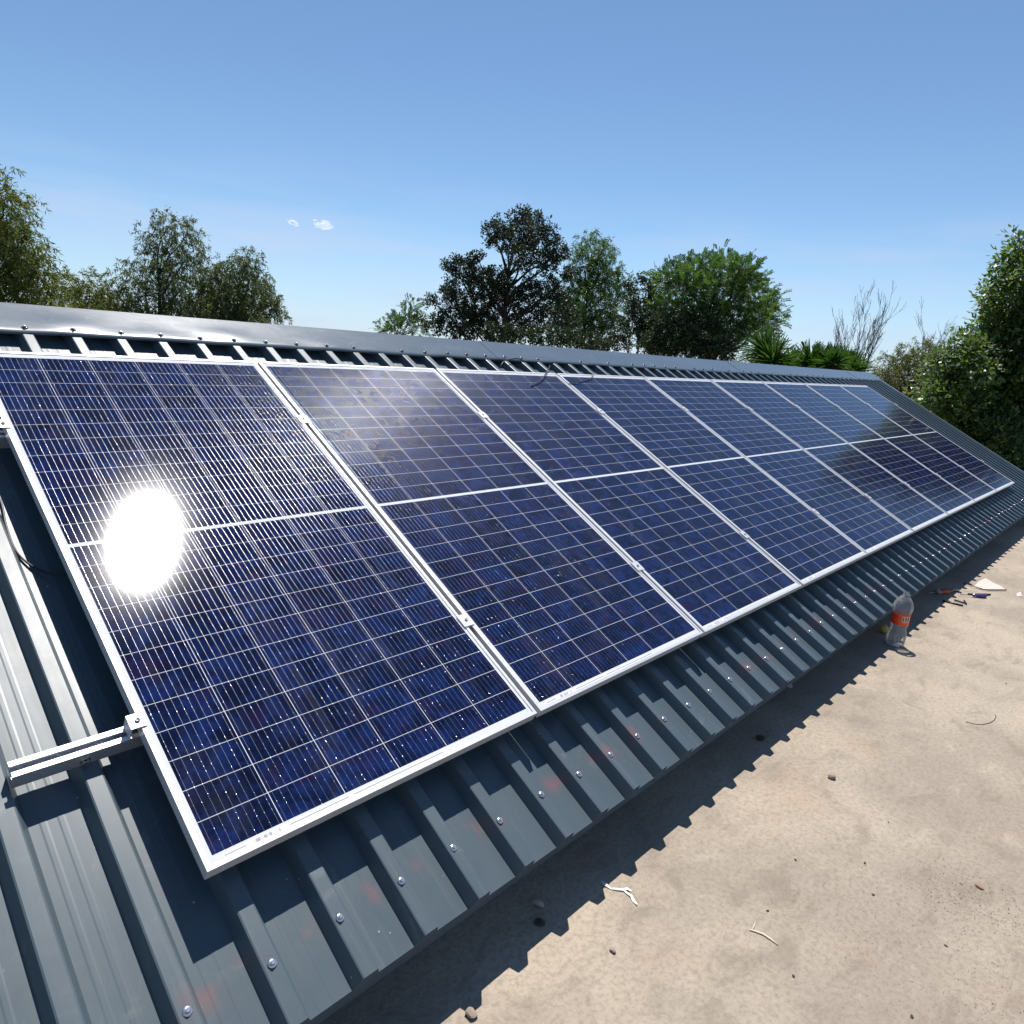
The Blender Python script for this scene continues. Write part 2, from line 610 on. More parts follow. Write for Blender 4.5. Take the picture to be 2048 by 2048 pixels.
# ------------------------------------------------------------------ setting: soil and concrete
def sheet(name, x0, x1, y0, y1, z, nx, ny, mat):
    b = MB()
    for j in range(ny + 1):
        for i in range(nx + 1):
            b.v.append((x0 + (x1 - x0) * i / nx, y0 + (y1 - y0) * j / ny, z))
    for j in range(ny):
        for i in range(nx):
            a = j * (nx + 1) + i
            b.f.append((a, a + 1, a + nx + 2, a + nx + 1))
            b.sm.append(False)
    return b.build(name, mat)


tag(sheet("ground", -2500, 2500, -2500, 2500, -0.15, 20, 20, M_SOIL), kind='structure')
cb = MB()
cb.box(-7, 13.5, -12, 5.2, -0.149, 0.0)
tag(cb.build("pavement", M_CONC), kind='structure')

# ------------------------------------------------------------------ building with its metal roof
H_PAN = -0.116                       # pan and rib top under the panel tops
H_RIB = -0.078
V_EAVE, V_RIDGE = 2.414, -0.505
U0, U1 = -2.08, 11.18
RPITCH = 0.1715
RIB0 = 0.057 + 0.018                 # centre of one rib
bld = empty("metal_roof_building", MR)
tag(bld, "low building with dark grey ribbed metal roof carrying the row of solar panels", "building")
APEX_Y = (RP(0, V_RIDGE, H_PAN)).y
APEX_Z = (RP(0, V_RIDGE, H_PAN)).z
# the far slope: the same frame turned half round the ridge, in the building's own axes
MFAR = MR.inverted() @ (Matrix.Translation((0, APEX_Y, 0)) @ Matrix.Rotation(PI, 4, 'Z') @ Matrix.Translation((0, -APEX_Y, 0))) @ MR


def sheet_mesh(name, ustart, ribs, v0, v1, first_lift, nlast=True):
    hw_t, hw_b, rh = 0.0170, 0.0345, H_RIB - H_PAN
    prof = []
    for i in range(ribs):
        c = ustart + i * RPITCH
        lift = first_lift if i == 0 else 0.0
        if i == 0:
            prof.append((c - hw_b - 0.002, H_PAN + lift))
        prof += [(c - hw_b, H_PAN + lift), (c - hw_t - 0.0025, H_PAN + rh - 0.0015 + lift), (c - hw_t + 0.001, H_PAN + rh + lift),
                 (c + hw_t - 0.001, H_PAN + rh + lift), (c + hw_t + 0.0025, H_PAN + rh - 0.0015 + lift), (c + hw_b, H_PAN + (lift * 0.3))]
        if i < ribs - 1:
            for s in (0.060, 0.094):
                q = c + s + 0.002
                prof += [(q - 0.008, H_PAN), (q - 0.004, H_PAN + 0.00035), (q + 0.004, H_PAN + 0.00035), (q + 0.008, H_PAN)]
    n = len(prof)
    nv = 10
    b = MB()
    for side in (0, 1):
        for j in range(nv + 1):
            v = v0 + (v1 - v0) * j / nv
            for (u, h) in prof:
                b.v.append((u, -v, h - side * 0.0008))
    o = n * (nv + 1)
    for j in range(nv):
        for i in range(n - 1):
            a = j * n + i
            b.f.append((a, a + n, a + n + 1, a + 1))
            b.f.append((o + a, o + a + 1, o + a + n + 1, o + a + n))
    for i in range(n - 1):
        b.f.append((nv * n + i, o + nv * n + i, o + nv * n + i + 1, nv * n + i + 1))
    for j in range(nv):
        b.f.append((j * n, o + j * n, o + (j + 1) * n, (j + 1) * n))
        b.f.append((j * n + n - 1, (j + 1) * n + n - 1, o + (j + 1) * n + n - 1, o + j * n + n - 1))
    b.sm = [False] * len(b.f)
    return b.mesh(name)


k0 = math.floor((U0 - RIB0) / RPITCH)
nsh = math.ceil((U1 - U0) / (4 * RPITCH))
rib_us = []
for k in range(nsh):
    us = RIB0 + (k0 + 4 * k) * RPITCH
    ribs = 5
    while us + (ribs - 1) * RPITCH > U1 - 0.03:
        ribs -= 1
    if ribs < 2: break
    dv = random.uniform(-0.003, 0.003)
    me = sheet_mesh("roof_sheet", us, ribs, V_RIDGE + 0.02, V_EAVE + dv, 0.0014)
    part("roof_sheet", me, M_ROOF, bld)
    me2 = sheet_mesh("roof_sheet", us, ribs, V_RIDGE + 0.02, V_EAVE, 0.0014)
    o2 = part("roof_sheet", me2, M_ROOF, bld)
    # mirror along the ridge so that the far slope covers the same length
    o2.matrix_local = MFAR @ Matrix.Translation((-(U0 + U1) + 0.0, 0, 0))
    rib_us += [us + i * RPITCH for i in range(4)]
rib_us = [u for u in rib_us if u < U1 - 0.05]

# ridge cap in sections
DENTS = [(0.40, -0.33, 0.14, 0.085, 0.0065), (0.74, -0.31, 0.10, 0.06, 0.003), (1.10, -0.345, 0.13, 0.06, 0.0045), (1.62, -0.33, 0.16, 0.06, 0.003),
         (2.6, -0.33, 0.2, 0.06, 0.004), (3.5, -0.34, 0.15, 0.05, 0.003), (-0.4, -0.33, 0.2, 0.06, 0.004)]


def cap_h(u, v):
    h = 0.0
    for du, dv, su, sv, a in DENTS:
        h += a * math.exp(-((u - du) / su) ** 2 - ((v - dv) / sv) ** 2)
    e = max(0.0, (v + 0.36) / 0.07)
    h += e * (0.0014 * math.sin(u * 11.0 + math.sin(u * 5.0)) + 0.0008 * math.sin(u * 23.7))
    return h


V_CAP = -0.292
caps = [-2.1, 0.03, 1.86, 2.92, 4.72, 6.52, 8.32, 10.1, U1 + 0.03]
for k in range(len(caps) - 1):
    a, c = caps[k], caps[k + 1] + 0.06
    if k == len(caps) - 2: c = caps[k + 1]
    nu = int((c - a) / 0.02)
    lift = 0.0062 + 0.0016 * (k % 2)
    rows = [V_RIDGE + 0.012 + (V_CAP - V_RIDGE - 0.012) * j / 12 for j in range(13)]
    for far in (0, 1):
        b = MB()
        nr = len(rows) + 5
        for i in range(nu + 1):
            u = a + (c - a) * i / nu
            tp = cap_h(u, V_CAP)
            line = [(u, -v, H_RIB + lift + (cap_h(u, v) if not far else 0)) for v in rows]
            line.insert(0, (u, -V_RIDGE, H_RIB + lift + 0.0))
            line.append((u, -(V_CAP + 0.002), H_RIB + lift - 0.0003 + tp))
            line.append((u, -(V_CAP + 0.018), H_RIB + lift - 0.0037 + tp))
            line.append((u, -(V_CAP + 0.0182), H_RIB + lift - 0.0040 + tp))
            line.append((u, -(V_CAP + 0.0190), H_RIB + lift - 0.0120 + tp))
            b.v += line
        for i in range(nu):
            for j in range(nr - 1):
                q = i * nr + j
                b.f.append((q, q + 1, q + nr + 1, q + nr))
                b.sm.append(j < nr - 3)
        o = b.build("ridge_cap", M_CAP, bld)
        if far:
            o.matrix_local = MFAR @ Matrix.Translation((-(U0 + U1), 0, 0))

# barge flashing at the far gable
b = MB()
for far in (0, 1):
    pass
b.box(U1 - 0.075, U1 + 0.012, -V_EAVE - 0.004, -V_CAP - 0.02, H_RIB + 0.0025, H_RIB + 0.0040)
b.box(U1 + 0.0125, U1 + 0.014, -V_EAVE - 0.004, -V_CAP - 0.02, H_RIB - 0.16, H_RIB + 0.0040)
part("barge_flashing", b.mesh("barge_flashing"), M_CAP, bld)

# walls under the roof
binv = MR.inverted()
WY = RP(0, V_EAVE, H_PAN).y + 0.135
FY = 2 * APEX_Y - WY
zt = RP(0, V_EAVE, H_PAN).z + 0.135 * math.tan(TH) - 0.012
wb = MB()
x0, x1, th = U0 + 0.15, U1 - 0.06, 0.11
wb.box(x0, x1, WY, WY + th, 0.001, zt - 0.0)
wb.box(x0, x1, FY - th, FY, 0.001, zt)
for xa in (x0, x1 - th):
    zs = APEX_Z - 0.03
    vs = []
    for xx in (xa, xa + th):
        vs += [(xx, WY + th, 0.001), (xx, FY - th, 0.001), (xx, FY - th, zt), (xx, APEX_Y, zs), (xx, WY + th, zt)]
    wb.add(vs, [(0, 1, 2, 3, 4), (9, 8, 7, 6, 5)] + [(i, i + 5, (i + 1) % 5 + 5, (i + 1) % 5) for i in range(5)])
part("wall", wb.mesh("wall"), M_WALL, bld, binv)


# screws: hex head with washer, one mesh for all
def screw_mesh():
    b = MB()
    b.lathe([(0.0115, 0), (0.0115, 0.0015)], 14, True)
    b.lathe([(0.0108, 0.0015), (0.0098, 0.0034), (0.0062, 0.0046)], 14, True)
    b.lathe([(0.0058, 0.0046), (0.0058, 0.0092), (0.0046, 0.0104)], 6, False)
    return b.mesh("roof_screw")


SM = screw_mesh()
SM.materials.append(M_STEEL)
for i, u in enumerate([u for u in rib_us if u > -0.75]):
    part("roof_screw", SM, None, bld, Matrix.Translation((u + random.uniform(-.005, .005), -2.279 + random.uniform(-.006, .006), H_RIB + 0.0016)) @ Matrix.Rotation(random.random() * 6, 4, 'Z') @ Matrix.Scale(0.86, 4))
SM2 = screw_mesh()
SM2.name = "ridge_screw"
SM2.materials.append(simple("dark_screw_steel", (0.20, 0.21, 0.23), 0.35, 0.7))
cnt = 0
for i, u in enumerate(rib_us):
    if u < -0.3 or random.random() < 0.22 and u > 1.0: continue
    if cnt > 95: break
    cnt += 1
    vv = V_CAP - 0.012
    part("ridge_screw", SM2, None, bld, Matrix.Translation((u + random.uniform(-.01, .01), -vv, H_RIB + 0.0078 + cap_h(u, vv))) @ Matrix.Rotation(random.random() * 6, 4, 'Z'))

# ------------------------------------------------------------------ solar panels
FH = 0.035
def frame_mesh():
    b = MB()
    # mitred: two long sides, two short sides, each a lip with a wall under it
    for (x0, x1, y0, y1) in ((0, LIP, -PL, 0), (PW - LIP, PW, -PL, 0), (LIP, PW - LIP, -LIP, 0), (LIP, PW - LIP, -PL, -PL + LIP)):
        b.box(x0, x1, y0, y1, -0.0022, 0)
    tk = 0.0018
    for (x0, x1, y0, y1) in ((0.0003, tk, -PL + .0003, -.0003), (PW - tk, PW - .0003, -PL + .0003, -.0003), (tk, PW - tk, -tk, -.0003), (tk, PW - tk, -PL + .0003, -PL + tk)):
        b.box(x0, x1, y0, y1, -FH, -0.0022)
    for (x0, x1, y0, y1) in ((tk, 0.026, -PL + tk, -tk), (PW - 0.026, PW - tk, -PL + tk, -tk), (0.026, PW - .026, -0.026, -tk), (.026, PW - .026, -PL + tk, -PL + .026)):
        b.box(x0, x1, y0, y1, -FH, -FH + 0.0018)
    return b.mesh("frame")


FME = frame_mesh()
FME.materials.append(M_FRAME)
gb = MB()
gb.box(0.002, PW - 0.002, -PL + 0.002, -0.002, -0.0068, -0.0028)
GME = gb.mesh("glass")
GME.materials.append(M_CELL)
lb = MB()
lb.box(0.040, 0.68, -PL + 0.0118, -PL + 0.0222, -0.0027, -0.0024)
LME = lb.mesh("serial_and_shade_strip")


def mat_serial_and_shade():
    t = NT("serial_and_shade_print")
    x, y, z = t.sep(t.coord('Object'))
    def span(a, b): return t.math('MULTIPLY', t.math('GREATER_THAN', x, a), t.math('LESS_THAN', x, b))
    yy = t.math('ABSOLUTE', t.math('ADD', y, PL - 0.0172))
    line = t.math('LESS_THAN', yy, 0.0016)  # long thin lines paint in the shade line between glass and frame
    w = t.n.new("ShaderNodeTexWhiteNoise")
    w.noise_dimensions = '1D'
    t._in(w.inputs['W'], t.math('FLOOR', t.math('MULTIPLY', x, 620)))
    bars = t.math('MULTIPLY', t.math('GREATER_THAN', w.outputs['Value'], 0.5), t.math('LESS_THAN', yy, 0.0042))
    k = t.math('ADD', t.math('MULTIPLY', bars, span(0.112, 0.180)), t.math('MULTIPLY', line, t.math('ADD', span(0.045, 0.094), t.math('ADD', span(0.20, 0.36), span(0.375, 0.67)))), clamp=True)
    t.set(base=t.mix(k, (0.74, 0.75, 0.76), (0.30, 0.30, 0.31)), rough=0.5)
    return t.m


LME.materials.append(mat_serial_and_shade())
plab = [
    "large blue solar panel at the left end of the row, holding the white sun glare",
    "blue solar panel directly right of the one with the sun glare, bright wires on top",
    "third solar panel from the left end, a black cable bent over its top edge",
    "fourth solar panel from the left end, right of the one under the bent cable",
    "middle panel of the nine solar panels on the roof",
    "sixth solar panel from the left end of the row, fourth from the far right end",
    "third solar panel from the far right end of the row",
    "second to last solar panel, beside the panel at the far right end of the row",
    "small looking solar panel at the far right end of the row, nearest the gable edge",
]
pan = None
for i in range(9):
    mw = MR @ Matrix.Translation((i * PITCH + PG, 0, random.uniform(-0.0006, 0.0006))) @ Matrix.Rotation(random.uniform(-0.0008, 0.0008), 4, 'X')
    if pan is None:
        p = empty("solar_panel", mw)
        part("frame", FME, None, p)
        part("glass", GME, None, p)
        part("serial_and_shade_strip", LME, None, p)
        pan = p
    else:
        p = copy_tree(pan)
        p.matrix_world = mw
    tag(p, plab[i], "solar panel", "solar panels in a row on the roof")

# ------------------------------------------------------------------ rails and clamps
RV = (0.452, 1.668)
UL, UR = -0.246, 9 * PITCH + 0.03


def rail_mesh():
    # extruded profile: two top lips, groove between, tall sides; local x along, y across, z up
    w, hh, lp, gr = 0.020, 0.0425, 0.0125, 0.012
    prof = [(-w, 0), (w, 0), (w, hh), (w - lp, hh), (w - lp, hh - 0.0035), (w - 0.004, hh - 0.0035), (w - 0.004, hh - gr - 0.004),
            (-w + 0.004, hh - gr - 0.004), (-w + 0.004, hh - 0.0035), (-w + lp, hh - 0.0035), (-w + lp, hh), (-w, hh)]
    n = len(prof)
    b = MB()
    b.v = [(UL, y, z) for y, z in prof] + [(UR, y, z) for y, z in prof]
    b.f = [(i, (i + 1) % n, (i + 1) % n + n, i + n) for i in range(n)]
    b.f += [(11, 0, 1, 2, 3, 4, 5, 6, 7, 8, 9, 10)]
    b.f += [tuple(n + i for i in (10, 9, 8, 7, 6, 5, 4, 3, 2, 1, 0, 11))]
    b.sm = [False] * len(b.f)
    return b.mesh("rail")


def bolt_mesh():
    b = MB()
    b.lathe([(0.0105, 0), (0.0105, 0.002)], 18)
    b.lathe([(0.0075, 0.002), (0.0075, 0.008), (0.006, 0.0092)], 6, False)
    return b.mesh("bolt")


RM = rail_mesh()
RM.materials.append(M_RAIL)
BM = bolt_mesh()
BM.materials.append(simple("bolt_steel", (0.35, 0.36, 0.38), 0.35, 0.9))
for j, v in enumerate(RV):
    e = empty("mounting_rail", MR @ Matrix.Translation((0, -v, -FH - 0.0425 - 0.0005)))
    tag(e, ("long aluminium rail under the upper half of the panels, mostly hidden",
            "long aluminium rail under the panels' lower half, its cut end sticking out at left")[j], "rail", "mounting rails on the roof")
    part("profile", RM, None, e)
    for u in rib_us[::4]:
        if UL < u < UR:
            part("bolt", BM, None, e, Matrix.Translation((u - 0.01, -0.0202, 0.018)) @ Matrix.Rotation(PI / 2, 4, 'X'))
    part("bolt", BM, None, e, Matrix.Translation((-0.105, -0.0202, 0.018)) @ Matrix.Rotation(PI / 2, 4, 'X'))


def clamp(end):
    b = MB()
    if end == 0:
        b.box(-0.024, 0.024, -0.026, 0.026, 0.0006, 0.0036)
        b.box(-0.0075, 0.0075, -0.026, 0.026, -0.030, 0.0006)
    else:                                            # Z shaped end clamp, overlap on its right side (end=1) or left
        s = end
        b.box(min(-0.024 * s, 0.013 * s), max(-0.024 * s, 0.013 * s), -0.020, 0.020, 0.0006, 0.0040)
        b.box(min(-0.024 * s, -0.0205 * s), max(-0.024 * s, -0.0205 * s), -0.020, 0.020, -FH, 0.0006)
    return b.mesh("bracket")


def bolt_head():
    b = MB()
    b.lathe([(0.0060, 0), (0.0060, 0.0030), (0.0052, 0.0042), (0.0030, 0.0042), (0.0028, 0.0022)], 16, True)
    return b.mesh("bolt")


CM = {k: clamp(k) for k in (0, 1, -1)}
for m_ in CM.values(): m_.materials.append(M_FRAME)
BH = bolt_head()
BH.materials.append(simple("socket_bolt_steel", (0.25, 0.25, 0.27), 0.3, 0.9))
ordn = ["first", "second", "third", "fourth", "fifth", "sixth", "seventh", "eighth", "ninth"]
for j, v in enumerate(RV):
    for k in range(10):
        u = k * PITCH
        kind = 0
        if k == 0: kind, u = 1, PG
        if k == 9: kind, u = -1, 9 * PITCH - PG
        e = empty("panel_clamp", MR @ Matrix.Translation((u, -(v + random.uniform(-.012, .012) * (k > 0)), 0.0008)))
        part("bracket", CM[kind], None, e)
        part("bolt", BH, None, e, Matrix.Translation(((0 if kind == 0 else -0.004 * kind), 0, 0.0036 if kind == 0 else 0.0040)))
        row = ("upper", "lower")[j]
        if k == 0:
            lab = ("silver end clamp cut by the left picture edge, on the glaring panel's upper side",
                   "silver end clamp on the protruding rail end at the glaring panel's left side")[j]
        elif k == 9:
            lab = f"silver end clamp on the {row} part of the last panel's right edge, by the gable"
        else:
            lab = f"silver mid clamp in the {row} row, between the {ordn[k-1]} and {ordn[k]} panels from the left"
        tag(e, lab, "clamp", "clamps holding the solar panels")

# ------------------------------------------------------------------ cables
def roofcable(name, pts, r, label):
    P = [RP(*p) for p in pts]
    # smooth through the points
    Q = []
    for i in range(len(P) - 1):
        p0, p1, p2, p3 = P[max(i - 1, 0)], P[i], P[i + 1], P[min(i + 2, len(P) - 1)]
        for s in range(8):
            t = s / 8
            Q.append(0.5 * ((2 * p1) + (p2 - p0) * t + (2 * p0 - 5 * p1 + 4 * p2 - p3) * t * t + (3 * p1 - p0 - 3 * p2 + p3) * t ** 3))
    Q.append(P[-1])
    o0 = Q[0].copy()
    b = MB()
    b.tube([q - o0 for q in Q], r, 8)
    o = b.build(name, M_CABLE)
    o.location = o0
    return tag(o, label, "cable", "loose black solar cables")


def rc(px, py, h): 
    u, v = RU(px, py, h)
    return (u, v, h)


roofcable("cable", [rc(998, 742, -0.095), rc(1003, 729, -0.062), rc(1012, 721, -0.05), rc(1036, 717, -0.058), rc(1052, 726, -0.085)], 0.0035,
          "thin black cable arching over the ribs just above the third panel's top edge")
roofcable("cable", [rc(1100, 731, -0.06), rc(1097, 738, -0.01), rc(1093, 744, 0.012), rc(1085, 757, 0.010), rc(1074, 766, 0.006), rc(1062, 771, 0.004)], 0.0038,  # lower end on the glass is the stub's reflection, modelled as solid cable
          "black cable bent over the third panel's top edge, its reflection on the glass modelled as cable")
roofcable("cable", [rc(1176, 742, -0.06), rc(1184, 747, 0.006), rc(1186, 753, 0.008), rc(1170, 761, 0.005), rc(1150, 766, 0.004), rc(1137, 768, 0.004)], 0.0032,
          "thin black cable curling over the fourth panel's top edge")
roofcable("cable", [rc(-30, 960, -0.108), rc(0, 1000, -0.108), rc(12, 1050, -0.11), rc(30, 1098, -0.11), rc(58, 1128, -0.108), rc(95, 1146, -0.10), rc(130, 1150, -0.09)], 0.0032,
          "thin black cable lying in a roof pan left of the glaring panel")

# ------------------------------------------------------------------ things on the concrete
# bottle
def bottle():
    base = G(1788, 1290)
    e = empty("plastic_bottle", Matrix.Translation((base.x, base.y, 0.001)) @ Matrix.Rotation(math.radians(2.3), 4, Vector((FWD.x, FWD.y, 0))))
    tag(e, "clear empty plastic soda bottle with a red label, standing at the eave's shadow edge", "bottle")
    prof = [(0.020, 0.012), (0.036, 0.004), (0.044, 0.0), (0.049, 0.008), (0.0515, 0.03), (0.0535, 0.055), (0.052, 0.078), (0.0455, 0.098), (0.0420, 0.115),
            (0.0465, 0.128), (0.0488, 0.140), (0.0488, 0.205), (0.0505, 0.212), (0.0545, 0.230), (0.0560, 0.245), (0.0530, 0.262), (0.046, 0.279), (0.037, 0.295),
            (0.026, 0.308), (0.0175, 0.316), (0.0145, 0.319), (0.0145, 0.323), (0.0172, 0.3235), (0.0172, 0.326), (0.0132, 0.3265), (0.0132, 0.341), (0.0138, 0.342)]
    b = MB()
    n = 40
    vs = []
    for (r, z) in prof:
        for k in range(n):
            w = 2 * PI * k / n
            rr = r
            if z < 0.02: rr *= 1 + 0.06 * math.cos(5 * w) * (0.02 - z) / 0.02
            if 0.02 <= z < 0.13: rr *= 1 + 0.012 * math.cos(10 * w)
            vs.append((rr * math.cos(w), rr * math.sin(w), z))
    fs = []
    for i in range(len(prof) - 1):
        for k in range(n):
            k2 = (k + 1) % n
            fs.append((i * n + k, i * n + k2, (i + 1) * n + k2, (i + 1) * n + k))
    fs.append(tuple(range(n - 1, -1, -1)))
    b.add(vs, fs, True)
    b.build("bottle_body", mat_bottle(), e)
    lb_ = MB()
    lb_.lathe([(0.0494, 0.141), (0.0494, 0.204)], 48, True, cap=False)
    t = NT("red_label")
    co = t.coord('Object')
    nz = t.noise(co, 45, 2, 0.5)
    t.set(base=t.mix(t.math('MULTIPLY', t.ramp(nz, (0.55, 0.68)), 0.75), (0.85, 0.075, 0.02), (0.62, 0.035, 0.014)), rough=0.4)
    lab = lb_.build("label", t.m, e)
    # lettering: white outlined black "IM" wrapped on the label, towards the right of the visible side
    tov = (CAM - base)
    a0 = math.atan2(tov.y, tov.x) + math.radians(42)

    def wrap(poly, r, mb):
        vs = [(r * math.cos(a0 + p[0] / 0.0494), r * math.sin(a0 + p[0] / 0.0494), p[1]) for p in poly]
        mb.add(vs, [tuple(range(len(vs)))])

    def strokes(r, grow, mb):
        z0, z1, g = 0.163, 0.194, grow
        def rect(x0, x1, za, zb): wrap([(x0 - g, za - g), (x1 + g, za - g), (x1 + g, zb + g), (x0 - g, zb + g)], r, mb)
        def quad(a_, b_, w_):
            wrap([(a_[0] - w_ - g, a_[1] - g), (a_[0] + w_ + g, a_[1] - g), (b_[0] + w_ + g, b_[1] + g), (b_[0] - w_ - g, b_[1] + g)], r, mb)
        rect(-0.022, -0.0165, z0, z1)
        rect(-0.010, -0.0055, z0, z1)
        rect(0.011, 0.0155, z0, z1)
        quad((0.003, z0 + 0.006), (-0.006, z1), 0.0022)
        quad((0.003, z0 + 0.006), (0.012, z1), 0.0022)
    m1, m2 = MB(), MB()
    strokes(0.0497, 0.0028, m1)
    strokes(0.0500, 0.0, m2)
    m1.build("letter_outline", simple("white_print", (0.75, 0.73, 0.66), 0.5), lab)
    m2.build("lettering", simple("black_print", (0.02, 0.02, 0.02), 0.5), lab)
    return e


bottle()


def blob(name, px, py, size, mat, label, cat, flat=0.6, group=None, seed=0, z=0.0):
    r_ = random.Random(seed)
    p = G(px, py, 0.0)
    bm = bmesh.new()
    bmesh.ops.create_icosphere(bm, subdivisions=2, radius=1)
    a = [(Vector((r_.uniform(-1, 1), r_.uniform(-1, 1), r_.uniform(-1, 1))).normalized(), r_.uniform(.45, .85)) for _ in range(9)]
    for v in bm.verts:
        for d, l in a:
            q = v.co.dot(d)
            if q > l: v.co -= d * (q - l)
        v.co.x *= size * 1.2
        v.co.y *= size * 0.9
        v.co.z *= size * flat
    zm = min(v.co.z for v in bm.verts)
    for v in bm.verts: v.co.z -= zm
    me = bpy.data.meshes.new(name)
    bm.to_mesh(me)
    bm.free()
    o = part(name, me, mat)
    o.location = (p.x, p.y, z)
    o.rotation_euler = (0, 0, r_.uniform(0, 6))
    return tag(o, label, cat, group)


M_ST1 = simple("grey_stone", (0.30, 0.24, 0.19), 0.9, var=0.35, nscale=120)
M_ST2 = simple("pale_stone", (0.42, 0.38, 0.33), 0.9, var=0.25, nscale=120)
M_ST3 = simple("dark_crumb", (0.055, 0.045, 0.035), 0.9, var=0.4, nscale=150)
grp = "small stones and crumbs on the concrete"
blob("stone", 1661, 1556, 0.0165, M_ST1, "brown grey pebble on the sunlit concrete, well below the bottle", "stone", 0.75, grp, 1)
blob("stone", 1078, 1812, 0.018, M_ST2, "pale grey stone lying in the eave's shadow above the white plastic strip", "stone", 0.6, grp, 2)
blob("stone", 1080, 1848, 0.016, M_ST3, "dark crumb in the eave's shadow just below the pale stone", "stone", 0.4, grp, 3)
blob("stone", 1577, 1376, 0.020, M_ST2, "whitish stone half tucked under the roof edge left of the bottle", "stone", 0.7, grp, 4)
blob("stone", 1225, 1902, 0.0105, M_ST1, "small brown pebble on the concrete right of the shadow teeth, near picture bottom", "stone", 0.5, grp, 5)
blob("stone", 942, 2032, 0.018, M_ST1, "broken clump of dirt on the shadow edge at the picture's bottom", "stone", 0.5, grp, 6)
blob("stone", 1874, 1187, 0.03, M_ST2, "grey broken stone in the shade behind the red handled pliers", "stone", 0.8, grp, 7)
blob("stone", 1520, 1478, 0.022, M_ST3, "dark flat lump in the middle of the eave's shadow, below the roof edge", "stone", 0.35, grp, 8)
for i, (px, py, s, lab) in enumerate([
        (1746, 1790, .006, "tiny brown crumb on the bare concrete right of the dry twig"),
        (1892, 1892, .006, "black crumb near the rough concrete in the lower right corner"),
        (1587, 1953, .006, "small black crumb on the concrete under the dry twig"),
        (1730, 1727, .007, "curved black speck in the centre of the grey concrete stain"),
        (1591, 1720, .006, "curved black speck left of the grey stain's centre"),
        (1777, 1645, .005, "round black speck on the concrete below the brown grey pebble"),
        (1535, 1822, .006, "dark crumb just above the dry twig's forked end"),
        (1824, 2034, .007, "black crumb at the picture's bottom edge, right half"),
        (2012, 1368, .006, "dark speck on sunlit concrete at the right edge under the wire")]):
    blob("crumb", px, py, s * 0.75, M_ST3, lab, "crumb", 0.5, grp, 20 + i)

# ball
bb = MB()
bp = G(1766, 1266)
R_ = 0.028
bb.lathe([(R_ * math.sin(a_ * PI / 14) + 1e-4, R_ - R_ * math.cos(a_ * PI / 14)) for a_ in range(15)], 24, True)
o = bb.build("ball", simple("dull_yellow_felt", (0.36, 0.40, 0.12), 0.95, var=0.2, nscale=90))
o.location = (bp.x, bp.y, 0.0005)
tag(o, "dull yellow green ball lying in the eave's shadow left of the bottle", "ball")


def ground_line(name, pix, rad, mat, label, cat, lift=0.0, n=6, zs=None):
    P = [G(*p) for p in pix]
    for i, p in enumerate(P): p.z = (rad if not isinstance(rad, list) else rad[i]) + lift + (zs[i] if zs else 0)
    o0 = Vector((P[0].x, P[0].y, 0))
    b = MB()
    b.tube([p - o0 for p in P], rad, n)
    o = b.build(name, mat)
    o.location = o0
    return tag(o, label, cat)


tw = empty("dry_twig", Matrix.Translation((G(1500, 1862).x, G(1500, 1862).y, 0)))
tag(tw, "pale dry forked twig lying on the sunlit concrete near the picture's bottom", "twig")
M_TW = simple("dry_twig", (0.70, 0.62, 0.48), 0.8)
for nm, pix, rr in (("stem", [(1499, 1861), (1510, 1864), (1526, 1870), (1541, 1880), (1556, 1891)], [.0022, .0026, .0028, .0026, .0018]),
                    ("side_shoot", [(1504, 1862), (1508, 1852), (1511, 1846)], [.0020, .0016, .0010])):
    P = [G(*p) for p in pix]
    b = MB()
    b.tube([Vector((p.x, p.y, rr[i])) - tw.location for i, p in enumerate(P)], rr, 6)
    b.build(nm, M_TW, tw)

ground_line("wire", [(1932, 1444), (1945, 1448), (1962, 1450), (1978, 1447), (1988, 1441), (1992, 1434), (1990, 1429)], .0014, M_CABLE,
            "thin dark piece of wire curled like a smile on the concrete at right", "wire")
sb = MB()
pts = [(1203, 1765), (1212, 1773), (1222, 1779), (1236, 1781), (1248, 1782), (1254, 1789), (1262, 1794), (1267, 1803), (1274, 1812)]
pts2 = [(1246, 1782), (1254, 1780), (1263, 1784)]
so_ = G(1203, 1765)
for pp in (pts, pts2):
    P = [G(*p) for p in pp]
    vs, fs = [], []
    for i, p in enumerate(P):
        d = (P[min(i + 1, len(P) - 1)] - P[max(i - 1, 0)]).normalized()
        s_ = Vector((-d.y, d.x, 0)) * (0.0030 + 0.0012 * math.sin(i * 2.1))
        z_ = 0.002 + 0.003 * abs(math.sin(i * 1.3 + 0.4))
        for q, dz in ((p + s_, 0.002), (p - s_, 0.0)):
            vs.append((q.x - so_.x, q.y - so_.y, z_ + dz))
            vs.append((q.x - so_.x, q.y - so_.y, z_ + dz - 0.0008))
    for i in range(len(P) - 1):
        a = i * 4
        fs += [(a, a + 4, a + 6, a + 2), (a + 1, a + 3, a + 7, a + 5), (a, a + 1, a + 5, a + 4), (a + 2, a + 6, a + 7, a + 3)]
    sb.add(vs, fs)
o = sb.build("plastic_strip", simple("white_plastic", (0.75, 0.73, 0.70), 0.45, var=0.05))
o.location = (so_.x, so_.y, 0)
tag(o, "crumpled white plastic strip crossing the eave's saw tooth shadow edge", "scrap")

